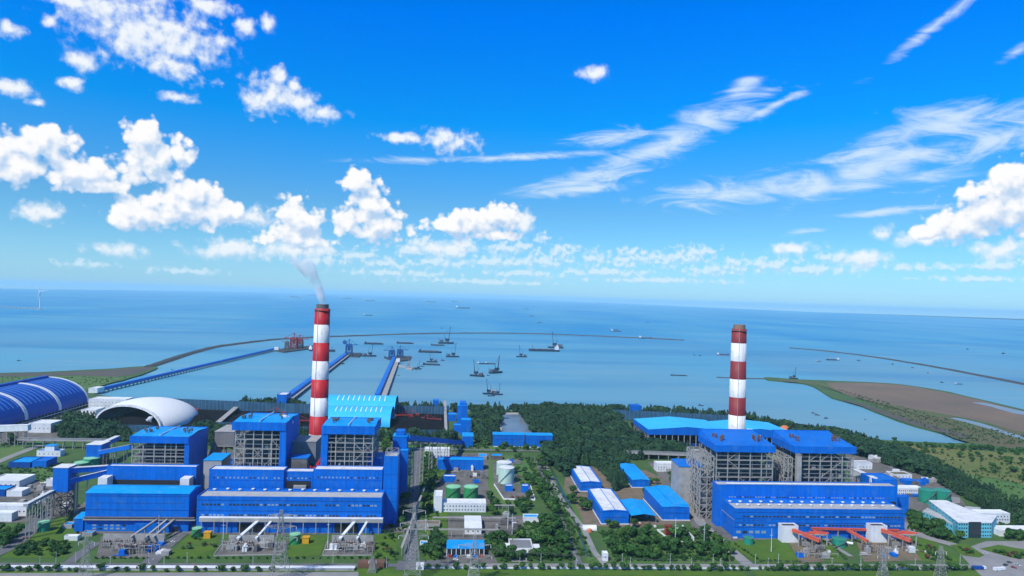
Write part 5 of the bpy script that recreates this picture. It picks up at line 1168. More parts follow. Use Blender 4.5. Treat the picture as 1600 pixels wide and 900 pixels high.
# coal heaps and stackers
def heap(name, L, h, label):
    P = gp(L); c = sum(P, Vector())/len(P); mb = MB(); n = len(P); mb.add([tuple(p) for p in P]+[tuple(c+(p-c)*.35+Vector((0,0,h*random.uniform(.85,1.1)))) for p in P], [(i, (i+1) % n, n+(i+1) % n, n+i) for i in range(n)]+[tuple(range(n, 2*n))]); tag(mb.build(name, M['coal'], loc=tuple(P[0])), label, 'coal heap')
heap('coal_heap', [(500,652),(420,648),(360,650),(350,662),(420,666),(500,664)], 12, 'long black coal heap in the left coal yard behind the boiler houses'); heap('coal_heap', [(690,656),(640,652),(612,656),(608,668),(650,672),(690,672)], 8, 'black coal heap in the right coal yard'); heap('coal_heap', [(330,650),(270,648),(262,655),(300,664),(340,662)], 9, 'black coal heap behind the white dome')
def stacker(px, py, label, dirx, s=1.0):
    q = G(px, py); t = thing('stacker_reclaimer', label, 'stacker', tuple(q)); x, y = q.x, q.y
    m1 = MB(); lattice(m1, x-5*s, x+5*s, y-4*s, y+4*s, 0, 9*s, 2, .9, .5); m1.box(x-3*s, x+3*s, y-3*s, y+3*s, 9*s, 13*s); m1.build('portal', M['machine_red'], t)
    m2 = MB(); m2.bar((x,y,12*s), (x+dirx*38*s,y+4,9*s), 1.8, 1.8); m2.bar((x,y,24*s), (x+dirx*30*s,y+3,11*s), .5); m2.build('boom', M['machine_red'], t)
    m3 = MB(); m3.bar((x,y,12*s), (x,y,24*s), 1.3); m3.bar((x,y,24*s), (x-dirx*14*s,y,13*s), .6); m3.box(x-dirx*14*s-3, x-dirx*14*s+3, y-2, y+2, 11*s, 15*s); m3.build('mast', M['machine_red'], t)
    MB().tube((x+dirx*38*s,y+2.6,9*s), (x+dirx*38*s,y+5.4,9*s), 3.4*s, n=12).build('bucket_wheel', M['rust'], t)
stacker(432, 655, 'red stacker in the left coal yard nearest the chimney', -1, .9); stacker(466, 664, 'red reclaimer in front of the left coal heap', 1, .7); stacker(643, 656, 'left dark red stacker in the right coal yard', -1, .8); stacker(668, 660, 'right dark red reclaimer in the right coal yard', 1, .6); stacker(296, 650, 'faded red stacker behind the white dome', -1, .9)
for px, lb in ((1208, 'left'), (1226, 'right')):
    q = G(px, 678); tag(MB().lathe((q.x, q.y, 0), [(12,0),(12,8),(13,9),(3,15)], 20).build('round_silo', M['orange'], loc=tuple(q)), lb+' orange roofed silo behind the wide blue shed', 'silo')

# ---------------------------------------------------------------- breakwaters, jetties and unloaders
def breakwater(label, L, w=14, h=3.0):
    P = [G(x, y, SEA_Z) for x, y in smoothline(L, 5)]; mb = MB(); n = len(P); vs = []
    for i, p in enumerate(P):
        d = (P[min(i+1, n-1)]-P[max(i-1, 0)]).normalized(); k = Vector((-d.y, d.x, 0)); j = random.uniform(.85, 1.2)
        for s, z in ((-1.0, -1), (-.45, h*j), (.45, h*j), (1.0, -1)): vs.append(tuple(p+k*w*s*random.uniform(.9, 1.15)+Vector((0, 0, z))))
    fs = [(4*i+a, 4*i+a+1, 4*i+a+5, 4*i+a+4) for i in range(n-1) for a in range(3)]
    mb.add(vs, fs+[(3,2,1,0), (4*n-4, 4*n-3, 4*n-2, 4*n-1)]); tag(mb.build('breakwater', M['rock'], loc=tuple(P[0])), label, 'breakwater')
breakwater('long curving rock breakwater enclosing the harbour from the left beach', [(230,575),(262,564),(300,552),(335,543),(370,538),(410,533),(450,529.5),(520,526.5),(600,523.5),(680,521.5),(760,521),(840,522),(920,525),(1000,528.5),(1068,532)], 18, 5)
breakwater('straight rock breakwater running off to the right edge of the sea', [(1235,544),(1300,550),(1370,559),(1450,572),(1530,587),(1600,601),(1720,626)], 14, 4)
breakwater('low causeway from the tip of the sand spit', [(1120,590),(1160,591.5),(1200,592.5),(1262,595)], 8, 2)
def jetty(label, a, b, wdeck, wgal, off, mt='blue', n=40, hd=5):
    p, q = G(*a, SEA_Z), G(*b, SEA_Z); d = (q-p).normalized(); k = Vector((-d.y, d.x, 0)); up = Vector((0,0,1)); t = thing('jetty', label, 'jetty', tuple(p))
    MB().bar(p+up*hd, q+up*hd, wdeck, 1.4).build('deck', M['concrete'], t); MB().bar(p+k*off+up*(hd+3.2), q+k*off+up*(hd+3.2), wgal, 4.8).build('gallery_wall', M[mt], t); MB().bar(p+k*off+up*(hd+5.8), q+k*off+up*(hd+5.8), wgal+.6, .4).build('gallery_roof', M['roof_mid'], t)
    for i in range(n):
        c = p+(q-p)*(i/(n-1)); m_ = MB()
        for s in (-1, 1): m_.bar(c+k*s*wdeck*.42-up*2, c+k*s*wdeck*.42+up*hd, 1.5)
        m_.bar(c-k*wdeck*.5+up*(hd-1), c+k*wdeck*.5+up*(hd-1), 1.4); m_.build('pile_bent', M['steel_dk'], t)
    return p, q
jetty('longest blue conveyor jetty, from the white pier cabin to the red unloaders', (152,615), (432,547.5), 9, 7, 1, n=70); jetty('blue conveyor jetty half hidden by the smoking chimney', (452,626), (543,556), 20, 12, 4, 'roof_mid', n=40, hd=6); jetty('blue conveyor jetty with a grey road deck, ending at the twin blue unloaders', (594,624), (619,562), 26, 10, 7, n=40, hd=6)
def platform(label, L, h=4, mt='concrete'):
    P = [G(x, y, SEA_Z) for x, y in L]; tag(MB().prism([tuple(p.xy) for p in P], -4, SEA_Z+h, bottom=True).build('pier_platform', M[mt], loc=tuple(P[0])), label, 'pier')
platform('dark quay under the red unloaders', [(430,549),(443,551.5),(492,545),(488,541),(445,545)], 4, 'rock'); platform('dark quay under the round headed blue unloader', [(534,557),(560,559),(566,555),(548,553)], 4, 'rock'); platform('dark quay under the twin blue unloaders', [(603,561),(618,566),(640,564),(642,559),(620,557)], 4, 'rock'); platform('small concrete dolphin platform with a mast right of the twin unloaders', [(634,577),(643,579),(646,575),(637,573.5)], 3)
platform('long narrow side quay towards the small dolphin', [(620,571.5),(634,573),(634,574.5),(620,573)], 3)
def unloader(px, py, hpx, label, mt, s, boom=1, dark='steel_dk', wheel=False):
    q = G(px, py, SEA_Z); H = AY(px, hpx, q.y).z-SEA_Z; x, y = q.x, q.y; t = thing('ship_unloader', label, 'crane', tuple(q)); up = H
    m1 = MB(); lattice(m1, x-s*.5, x+s*.5, y-s*.4, y+s*.4, SEA_Z+4, SEA_Z+up*.62, 3, s*.10, s*.04); m1.build('portal_frame', M[mt], t)
    m2 = MB(); m2.box(x-s*.44, x+s*.40, y-s*.3, y+s*.3, SEA_Z+up*.54, SEA_Z+up*.74); m2.box(x-s*.15, x+s*.15, y-s*.2, y+s*.2, SEA_Z+up*.35, SEA_Z+up*.58); m2.build('machine_house', M[mt], t)
    m3 = MB(); m3.bar((x-boom*s*.6,y,SEA_Z+up*.66), (x+boom*s*1.5,y,SEA_Z+up*.70), s*.10); m3.bar((x,y,SEA_Z+up), (x+boom*s*1.3,y,SEA_Z+up*.70), s*.05); m3.build('boom', M[mt], t)
    m4 = MB(); m4.bar((x,y,SEA_Z+up*.75), (x,y,SEA_Z+up), s*.12); m4.bar((x,y,SEA_Z+up), (x-boom*s*.6,y,SEA_Z+up*.68), s*.05); m4.build('mast', M[mt], t)
    if wheel: MB().tube((x-s*.75,y-s*.1,SEA_Z+up*.82), (x-s*.75,y+s*.12,SEA_Z+up*.82), s*.32, n=18).build('sheave_wheel', M[mt], t)
unloader(459, 546, 520, 'left tall red unloader at the end of the longest jetty', 'machine_red', 26, -1); unloader(468, 545, 523, 'right red unloader with a long boom reaching over the ship', 'machine_red', 24, 1)
unloader(448, 548, 528, 'slim grey tower at the left of the red unloaders', 'steel_dk', 14, -1); unloader(545, 557, 530, 'round headed bright blue unloader behind the smoking chimney', 'crane_blue', 22, 1, wheel=True)
unloader(612, 562, 541, 'left dark blue unloader of the twin pair', 'crane_blue', 20, -1); unloader(625, 561, 540, 'right blue unloader of the twin pair with a hooked boom', 'crane_blue', 20, 1); unloader(638, 576, 562, 'thin grey mast on the small dolphin platform', 'steel', 7, 1)
for px, py, lb, w in ((432.5, 549, 'white cabin on the longest jetty', 16), (622, 568, 'white cabin near the head of the right jetty', 12), (441, 576, 'small dark cabin', 6)):
    if lb.startswith('small'): continue
    q = G(px, py, SEA_Z); tag(MB().box(q.x-w/2, q.x+w/2, q.y-w/2, q.y+w/2, 2.6, 13).build('pier_cabin', M['white'], loc=tuple(q)), lb, 'cabin')
# offshore turbine and trestle
q = G(62, 483, SEA_Z); k = q.y/FPX; t = thing('wind_turbine', 'lone wind turbine standing in the sea at the far left', 'wind turbine', tuple(q)); hz = 26*k
MB().tube(q, q+Vector((0,0,hz)), 4.5, 2.6, 16).build('tower', M['white'], t); MB().box(q.x-5, q.x+5, q.y-7, q.y+7, SEA_Z+hz-3, SEA_Z+hz+4).build('nacelle', M['white'], t); MB().tube(q-Vector((0,0,3)), q+Vector((0,0,6)), 22, 20, 16).build('foundation', M['concrete'], t)
for a in (118, 14, 256):
    m1 = MB(); v = Vector((math.cos(R(a)), 0, math.sin(R(a)))); c = q+Vector((0,-8,hz)); m1.tube(c, c+v*(13*k), 4.5, .9, 6); m1.build('blade', M['white'], t)
p2 = G(60, 483, SEA_Z); p1 = G(-40, 480, SEA_Z); t = thing('sea_trestle', 'grey trestle bridge leading to the wind turbine', 'trestle', tuple(p2)); MB().bar(p1+Vector((0,0,12)), p2+Vector((0,0,12)), 8, 3).build('deck', M['concrete'], t)
for i in range(22): c = p1+(p2-p1)*(i/21); MB().bar(c-Vector((0,0,2)), c+Vector((0,0,12)), 7).build('pile_bent', M['concrete'], t)

# ---------------------------------------------------------------- ships and barges (built once, then copied)
def hull_mesh(L, B, D, sheer=1.5):
    mb = MB(); st = [(-.5,.55,0),(-.46,.95,0),(-.2,1,0),(.25,1,0),(.42,.7,.5),(.5,.06,1)]; vs = []
    for u, w, s in st:
        z = D+sheer*s
        for yy in (-1, 1): vs += [(u*L, yy*B/2*w*.8, -1.5), (u*L, yy*B/2*w, z)]
    fs = []
    for i in range(len(st)-1):
        a = 4*i; b = a+4; fs += [(a,b,b+1,a+1),(a+2,a+3,b+3,b+2),(a+1,b+1,b+3,a+3)]
    n = 4*(len(st)-1); fs += [(0,1,3,2),(n,n+2,n+3,n+1)]; return mb.add(vs, fs)
def proto_cargo():
    t = thing('cargo_ship', 'x', 'ship', (0,0,0)); hull_mesh(100, 16, 6, 3).build('hull', M['hull'], t, local=True)
    dh = MB().box(-47, -36, -7, 7, 5.5, 16).build('deckhouse', M['white'], t, local=True); MB().box(-45, -40, -3, 3, 16, 20).build('wheelhouse', M['white'], dh, local=True); MB().tube((-38,0,16), (-38,0,22), 1.6, 1.3, 10).build('funnel', M['hull_red'], t, local=True)
    for i in range(4): MB().box(-30+18*i, -15+18*i, -5.5, 5.5, 6, 8.2).build('hatch', M['deck'], t, local=True)
    MB().bar((38,0,8), (38,0,20), .8).build('mast', M['hull'], t, local=True); return t
def proto_barge():
    t = thing('barge', 'x', 'barge', (0,0,0)); hull_mesh(60, 14, 3.4, .6).build('hull', M['hull'], t, local=True); c = MB()
    for a in ((-22,22,-6,-5),(-22,22,5,6),(-22,-21,-5,5),(21,22,-5,5)): c.box(*a, 3.3, 5.4)
    c.build('coaming', M['deck'], t, local=True); MB().box(-28, -23.5, -4, 4, 3.2, 8).build('deckhouse', M['hull'], t, local=True); return t
def proto_crane():
    t = thing('crane_barge', 'x', 'crane barge', (0,0,0)); hull_mesh(40, 15, 3.5, .5).build('hull', M['hull'], t, local=True); MB().box(-16, -7, -5, 5, 3.4, 9).build('deckhouse', M['deck'], t, local=True)
    MB().tube((3,0,3), (3,0,7), 4, 3.6, 14).build('slew_ring', M['deck'], t, local=True); MB().box(-3, 8, -3.2, 3.2, 7, 12).build('machine_house', M['hull'], t, local=True)
    m1 = MB(); 
    for s in (-1.4, 1.4): m1.bar((6,s,10), (10,0,40), .9)
    for i in range(7): z = 10+30*i/7; x = 6+4*i/7; w = 1.4*(1-i/7); m1.bar((x,-w,z), (x,w,z+1.5), .5)
    m1.build('boom', M['hull'], t, local=True); m2 = MB(); m2.bar((-2,0,12), (-4,0,20), .8); m2.bar((-4,0,20), (10,0,40), .35); m2.build('gantry', M['hull'], t, local=True)
    MB().bar((-18,6,3), (-18,6,12), .7).build('spud', M['hull'], t, local=True); return t
def proto_boat():
    t = thing('small_boat', 'x', 'boat', (0,0,0)); hull_mesh(16, 5, 1.8, 1).build('hull', M['hull'], t, local=True); MB().box(-6, 0, -1.8, 1.8, 1.7, 4.6).build('wheelhouse', M['deck'], t, local=True); MB().bar((-2,0,4.4), (-2,0,8), .35).build('mast', M['hull'], t, local=True); return t
PR = {'cargo': (proto_cargo(), 100), 'barge': (proto_barge(), 60), 'crane': (proto_crane(), 40), 'boat': (proto_boat(), 16)}; used = set()
def vessel(kind, px, py, lpx, label, rz=0, group=None, flip=False, tall=None, paint=None):
    pr, L0 = PR[kind]; o = pr if kind not in used else copy_tree(pr); used.add(kind); q = G(px, py, SEA_Z); s = lpx*q.y/FPX/L0/max(.35, abs(math.cos(R(rz))))*(1.22 if kind == 'crane' else 1.08)
    o.location = q; o.rotation_euler.z = R(rz+(180 if flip else 0)); o.scale = (s, s, s*(tall or 1)); o['label'] = label; 
    if group: o['group'] = group
    elif 'group' in o: del o['group']
    if paint:
        for ch in o.children:
            if ch.name.split('.')[0] in ('hull',): ch.data = ch.data.copy(); ch.data.materials[0] = M[paint]
    return o
vessel('cargo', 850, 549, 45, 'largest dark cargo ship, alone right of the crane barges', 4, flip=True); vessel('barge', 584, 538, 27, 'empty dark barge between the blue unloader and the left jetty head'); vessel('barge', 633, 537, 24, 'dark barge just beyond the twin blue unloaders'); vessel('crane', 577, 557, 17, 'crane barge with upright mast right of the round headed unloader', 10); vessel('barge', 672, 551, 33, 'long dark barge behind the cluster of crane barges', -4)
for i, (x, y, l, r, fl) in enumerate([(697,537,20,5,0),(707,558,17,0,0),(675,566,14,0,1),(653,577,9,30,0),(868,544,20,0,1),(815,558,14,0,1),(745,588,18,-20,1),(775,583,16,40,0),(765,616,18,10,1),(777,617,14,0,0)]):
    vessel('crane', x, y, l, ['crane barge with two tall booms farthest out in the cluster','crane barge with a raised boom at the right of the barge cluster','crane barge moored on the far side of a long barge','small crane barge with thin upright mast right of the dolphin','crane barge moored behind the largest cargo ship','lone crane barge left of the largest cargo ship','crane barge with boom leaning left in the open basin','crane barge with upright boom in the open basin','nearest crane barge with tall boom, over a blue pontoon','nearest crane barge on the right, beside the white cabin boat'][i], r, 'crane barges', bool(fl), tall=1.08)
vessel('barge', 684, 540, 20, 'dark barge behind the farthest crane barge'); vessel('barge', 674, 570.5, 25, 'dark barge lying alongside a crane barge in the cluster', -6); vessel('barge', 1061, 587, 25, 'flat low barge alone in the middle of the bay', -1, tall=.5); vessel('barge', 768, 619, 11, 'bright blue pontoon between the two nearest crane barges', 30, paint='crane_blue')
vessel('cargo', 754, 569, 15, 'left of two dark tugs lashed together in the open basin', 10, tall=1.3); vessel('cargo', 766, 569, 14, 'right of two dark tugs lashed together in the open basin', -10, tall=1.3); vessel('cargo', 770, 610, 11, 'white cabin boat between the two nearest crane barges', 0, tall=1.2, paint='white'); vessel('cargo', 1130, 555, 19, 'small red ship just left of the right chimney', 0, paint='hull_red'); vessel('cargo', 503, 549, 38, 'pale ship lying at the red unloaders', -8); vessel('barge', 556, 553, 18, 'barge at the round headed blue unloader'); vessel('barge', 611, 560, 20, 'barge at the left side of the twin unloaders', -5); vessel('barge', 634, 558, 18, 'barge at the right side of the twin unloaders'); vessel('barge', 530, 569, 14, 'barge tied up left of the second jetty', 30)
vessel('cargo', 1301, 563, 21, 'dark ship cluster in the right bay beside a smaller boat', 6, flip=True); vessel('cargo', 1279, 565, 9, 'smaller boat left of the dark ships in the right bay', 6); vessel('cargo', 1498, 600.5, 12, 'dark boat behind the sand spit at the right'); vessel('crane', 1240, 592, 12, 'crane barge moored at the tip of the sand spit', 0, tall=1.3)
for x, y, l in [(462,464.5,16),(485,462,12),(541,466.5,14),(577,470.5,16),(672,472,15),(713,472,14),(822,483,8),(1011,504,7)]: vessel('cargo', x, y, l, 'faint cargo ship at anchor near the horizon', random.uniform(-8, 8), 'faint anchored ships near the horizon', random.random() < .5, .8)
for x, y, l, lb in [(575,493,13,'single ship on open sea between horizon and breakwater, right of the smoking chimney'),(723,482,20,'long ship below the faint anchored ships, centre of the sea'),(830,494,8,'small ship on the open sea, above another small ship'),(842,504,9,'small ship on the open sea just beyond the breakwater'),(960,516,11,'left of two overlapping ships beyond the breakwater'),(963,518,14,'right of two overlapping ships beyond the breakwater'),(1009,529,21,'dark ship close beside the breakwater end')]: vessel('cargo', x, y, l, lb, random.uniform(-6, 6))
for x, y, l in [(692,563.5,5),(660,573,5),(763,587,4),(1342,564,5),(1395,569.5,4),(1426,575,4),(1512,546,4),(1568,553,6),(1472,598,5),(1094,556,4),(1271,646,5),(1277,649,6),(1291,654,6),(1352,656,3),(1095,634,6),(30,564,4),(269,578,3),(623,587,3),(690,513,3),(1085,555,3),(1450,583,3)]: vessel('boat', x, y, l*1.15, 'tiny dark fishing boat out on the water', random.uniform(-30, 30), 'tiny fishing boats')

# ---------------------------------------------------------------- lattice pylons, lamps, vehicles
def pylon(label, px, Y, ytop, wb=9, arms=((.62,11),(.76,9),(.90,7)), w=.34, rz=0):
    q = AY(px, 880, Y); H = AY(px, ytop, Y).z; t = thing('lattice_pylon', label, 'pylon', (q.x, Y, 0), 'lattice power pylons in the foreground'); x, y = q.x, Y
    m1 = MB(); n = 9
    for k in range(n):
        f0, f1 = k/n, (k+1)/n; r0 = wb/2*(1-f0)**1.25+.9; r1 = wb/2*(1-f1)**1.25+.9; A = [(x-r0,y-r0),(x+r0,y-r0),(x+r0,y+r0),(x-r0,y+r0)]; B = [(x-r1,y-r1),(x+r1,y-r1),(x+r1,y+r1),(x-r1,y+r1)]
        for i in range(4):
            j = (i+1) % 4; a, b, c, d = (*A[i],H*f0), (*B[i],H*f1), (*A[j],H*f0), (*B[j],H*f1); m1.bar(a, b, w); m1.bar(b, d, w*.7); m1.bar(a, d, w*.6); m1.bar(c, b, w*.6)
    m1.build('tower_body', M['steel'], t)
    for f, l in arms:
        z = H*f; r = wb/2*(1-f)**1.25+.9
        for s in (-1, 1):
            m2 = MB(); tip = (x+s*l, y, z+.8)
            for yy in (-r, r): m2.bar((x+s*r, y+yy, z-.8), tip, w*.7); m2.bar((x+s*r, y+yy, z+1.6), tip, w*.7)
            for k in range(1, 4): u = k/4; m2.bar((x+s*(r+(l-r)*u), y-r*(1-u), z-.8+1.6*u), (x+s*(r+(l-r)*u), y+r*(1-u), z+1.6-.8*u), w*.5)
            ao = m2.build('cross_arm', M['steel'], t); MB().tube((x+s*l,y,z+.6), (x+s*l,y,z-2), .22, n=6).build('insulator', M['white'], ao)
    return Vector((x, y, H)), arms
ins = []
for a in (('broad lattice pylon in front of the long turbine hall of the left plant', 437, 556, 797, 13, ((.60,13),(.76,12),(.92,10)), .30), ('tall lattice pylon beside the central road', 645, 560, 790, 12, ((.58,12),(.75,11),(.92,9)), .30), ('lattice pylon in front of the blue roofed garage', 741, 552, 836, 9, ((.55,14),(.78,13)), .28), ('slim lattice pylon at the left transformer yard', 134, 558, 838, 7, ((.85,6),), .22),
          ('slim pylon in front of the right white box', 1380, 560, 860, 6, ((.8,5),), .20), ('slim pylon in front of the turquoise offices', 1470, 562, 853, 6, ((.8,5),), .20), ('small spindly pylon at the end of the white conduit', 582, 574, 870, 5, ((.7,3),), .22)):
    ins.append(pylon(*a))
def span(a, b, za, zb, sag, label):
    t = MB(); n = 14; P = [Vector(a).lerp(Vector(b), i/n)-Vector((0, 0, sag*4*(i/n)*(1-i/n))) for i in range(n+1)]
    for p, q in zip(P, P[1:]): t.bar(p, q, .13)
    tag(t.build('power_line', M['steel_dk'], loc=tuple(P[0])), label, 'power line')
for (p, ar), (q, br), s in ((ins[0], ins[1], 'left'), (ins[1], ins[2], 'central'), (ins[3], ins[0], 'far left'), (ins[2], ins[4], 'long right'), (ins[4], ins[5], 'short right')):
    for k in (0, 1): span((p.x+(-1)**k*(9 if p.z > 30 else 4), p.y, p.z*.74), (q.x+(-1)**k*(9 if q.z > 30 else 4), q.y, q.z*.72), 0, 0, 6, ('front' if k else 'rear')+' power line of the '+s+' span between the foreground pylons')
def lamp(x, y, h=9):
    t = thing('street_lamp', 'slim white street lamp at the edge of the bottom road', 'street lamp', (x, y, 0), 'street lamps along the bottom road'); MB().tube((x,y,0), (x,y,h), .16, .1, 6).build('pole', M['white'], t); ao = MB().bar((x,y,h), (x,y-1.6,h+.2), .14).build('arm', M['white'], t); MB().box(x-.2, x+.2, y-2.2, y-1.4, h+.1, h+.3).build('lamp_head', M['steel'], ao); return t
L0 = lamp(0, 0)
L0.location = (-330, 592.5, 0)
for k, px in enumerate([62,118,172,232,256,292,395,520,604,700,812,845,900,972,985,1047,1080,1114,1126,1180,1200,1216,1300,1345,1430,1500]):
    q = AY(px, 884, 592.6 if k % 2 else 583.4); c = copy_tree(L0); c.location = (q.x, q.y, 0)
for k, (px, py, h) in enumerate(((348,858,30),(247,846,24),(512,856,30),(1205,862,22),(1100,850,20),(1055,848,24),(665,830,16),(793,832,26),(800,838,22))):
    q = G(px, py); t = thing('lightning_mast', 'tall thin pale mast, '+('left of the middle transformer yard','beside the left transformer yard road','left of the right transformer yard','in the lawn before the right turbine hall','behind the walled fire yard','inside the walled fire yard','beside the brown roofed shed','on the gravel yard, left one','on the gravel yard, right one')[k], 'mast', tuple(q)); MB().tube(q, q+Vector((0,0,h)), .32, .12, 8).build('pole', M['white'], t); MB().bar(q+Vector((-1.5,0,h*.7)), q+Vector((1.5,0,h*.7)), .2).build('bracket', M['white'], t)
def car(label, px, py, rz, colm, kind='car', group=None):
    q = G(px, py); L, B, Hb = (4.6, 1.9, .9) if kind == 'car' else (9.5, 2.6, 2.9); t = thing('parked_car' if kind == 'car' else 'parked_truck', label, kind, (q.x, q.y, .45), group, R(rz)); b = MB()
    b.add([(-L/2,-B/2,.35),(L/2,-B/2,.35),(L/2,B/2,.35),(-L/2,B/2,.35),(-L/2,-B/2,Hb),(L/2,-B/2,Hb*.85),(L/2,B/2,Hb*.85),(-L/2,B/2,Hb)], [(0,3,2,1),(4,5,6,7),(0,1,5,4),(1,2,6,5),(2,3,7,6),(3,0,4,7)]); b.build('body', M[colm], t, local=True)
    if kind == 'car':
        c = MB(); c.add([(-1.7,-.88,.88),(1.1,-.88,.84),(1.1,.88,.84),(-1.7,.88,.88),(-1.2,-.7,1.45),(.4,-.7,1.45),(.4,.7,1.45),(-1.2,.7,1.45)], [(4,5,6,7),(0,1,5,4),(1,2,6,5),(2,3,7,6),(3,0,4,7)]); co_ = c.build('cabin', M['glass'], t, local=True); MB().box(-1.15,.35,-.66,.66,1.45,1.5).build('roof', M[colm], co_, local=True)
    else: MB().box(L/2, L/2+2.2, -1.2, 1.2, .5, 2.6).build('cab', M['white'], t, local=True)
    for sx in (-L*.3, L*.3):
        for sy in (-B/2, B/2): MB().tube((sx,sy-.12,.36), (sx,sy+.12,.36), .36, n=12).build('wheel', M['dark'], t, local=True)
    return t
car('dark car driving down the road left of the right plant', 1126, 844, -60, 'steel_dk'); car('white car on the bare yard near the large warehouse', 909, 828, -55, 'white'); car('small white car just above another white car, on the slanting road', 907, 826, -55, 'white')
car('white truck parked on the plaza at the lower right', 1560, 892, 10, 'white', 'truck'); car('dark blue truck at the left of the plaza', 1528, 890, 0, 'blue_dk', 'truck'); car('black car on the plaza behind the white truck', 1571, 884, 15, 'hull'); car('grey car at the back of the parked group on the plaza', 1577, 880, 5, 'steel_dk'); car('white car under the slim pylon by the orange ducts', 1456, 874, -20, 'white')
for k, (px, py, cm) in enumerate(((1590,884,'white'),(1584,888,'machine_red'),(1540,866,'white'),(1418,846,'steel_dk'),(1098,838,'white'),(648,812,'white'),(646,768,'blue_dk'),(270,848,'white'),(40,842,'machine_red'),(712,876,'white'),(736,876,'steel_dk'),(1060,772,'white'),(1395,740,'white'),(1352,748,'blue_dk'),(30,768,'white'),(60,782,'steel_dk'))):
    car(('white car at the far right of the plaza','red car on the plaza right edge','white car between the plaza lawns','dark car on the road right of the right turbine hall','white car where the slanting road meets the right plant','white car on the central road beside the left plant','blue car far up the central road','white car on the road between the left turbine halls','red car on the lower left road','white car in front of the blue roofed garage','dark car in front of the blue roofed garage','white car on the road by the warehouses','white car on the yard behind the right plant','blue car on the yard behind the right plant','white car on the left brown yard','dark car on the left brown yard')[k], px, py, random.uniform(-90, 90), cm)
car('white car at the foot of the gravel yard road', 784, 812, 5, 'white')
q = G(303, 888.5); t = thing('orange_tent', 'bright orange tented float on the verge in front of the white conduit', 'tent', (q.x, q.y, 0)); MB().lathe((q.x, q.y, 0), [(3.4,.1),(3.0,1.0),(.9,1.6),(.8,2.4),(.1,3.4)], 10).build('canopy', M['orange'], t)
# lawn edging and kerbs round the transformer yards: low walls
for L, lb in (([(334,868),(350,846)], 'left side of the middle transformer yard'), ([(504,868),(512,846)], 'left side of the right transformer yard'), ([(504,868.5),(582,868)], 'front of the right transformer yard'), ([(334,869),(440,867)], 'front of the middle transformer yard')):
    p, q = gp(L); tag(MB().bar(p+Vector((0,0,.4)), q+Vector((0,0,.4)), .5, .9).build('kerb_wall', M['concrete'], loc=tuple(p)), 'low concrete kerb along the '+lb, 'kerb wall')
# small grey plant boxes filling the service yards
random.seed(21)
cl = []
def clutter_zone(x0, x1, y0, y1, n, where, mats=('concrete','steel_dk','white','steel','blue','esp')):
    for k in range(n):
        for _ in range(20):
            px, py = random.uniform(x0, x1), random.uniform(y0, y1); q = G(px, py)
            if not blocked(q.x, q.y, 3): break
        else: continue
        w, d, h = random.uniform(2, 9), random.uniform(2, 7), random.uniform(1.5, 6); t = MB(); t.box(q.x, q.x+w, q.y, q.y+d, .15, h)
        if random.random() < .5: t.lathe((q.x+w/2, q.y+d/2, h), [(min(w, d)*.3, -.2), (min(w, d)*.3, 1.6), (.1, 2.0)], 10)
        if random.random() < .4: t.tube((q.x-4, q.y-.5, 1.2), (q.x+w+4, q.y-.5, 1.2), .35)
        tag(t.build('plant_unit', M[random.choice(mats)], loc=tuple(q)), 'small grey, white or blue plant unit '+where, 'plant unit', 'plant units '+where)
# footprints of what is built, so greenery and small units keep clear of it
FOOT = []
bpy.context.view_layer.update()
for o in C.objects:
    if o.type != 'MESH' or o.get('kind') == 'structure': continue
    bb = [o.matrix_world @ Vector(c) for c in o.bound_box]; xs = [b.x for b in bb]; ys = [b.y for b in bb]; zs = [b.z for b in bb]
    if (max(xs)-min(xs))*(max(ys)-min(ys)) > 20 and min(zs) < 6 and (max(xs)-min(xs)) < 330 and o.name.split('.')[0] not in ('shell', 'mesh_panel', 'power_line', 'conduit_body', 'gallery_wall', 'roof', 'deck', 'pipe'): FOOT.append((min(xs), max(xs), min(ys), max(ys)))
FA = np.array(FOOT)
def blocked(x, y, m=2): return bool(np.any((x > FA[:,0]-m) & (x < FA[:,1]+m) & (y > FA[:,2]-m) & (y < FA[:,3]+m)))
clutter_zone(685, 755, 735, 758, 16, 'in the central pump yard'); clutter_zone(765, 810, 716, 756, 6, 'round the mint tanks'); clutter_zone(310, 362, 715, 750, 14, 'between the left boiler houses'); clutter_zone(208, 300, 700, 726, 6, 'beside the leftmost boiler house')
clutter_zone(1020, 1110, 722, 760, 16, 'left of the right boiler houses'); clutter_zone(1338, 1470, 715, 762, 24, 'behind the right plant'); clutter_zone(20, 110, 750, 800, 16, 'on the brown yard at the left edge'); clutter_zone(170, 252, 852, 870, 16, 'in the left transformer yard'); clutter_zone(350, 440, 855, 864, 8, 'in the middle transformer yard'); clutter_zone(512, 580, 855, 864, 8, 'in the right transformer yard'); clutter_zone(1236, 1300, 862, 876, 10, 'in front of the left orange duct'); clutter_zone(1345, 1435, 862, 876, 12, 'in front of the right orange duct'); clutter_zone(765, 812, 806, 838, 8, 'on the gravel yard'); clutter_zone(-30, 120, 652, 680, 12, 'beside the vaulted store'); clutter_zone(1400, 1445, 762, 778, 6, 'by the green tanks')
clutter_zone(640, 760, 640, 690, 6, 'beside the right coal yard')

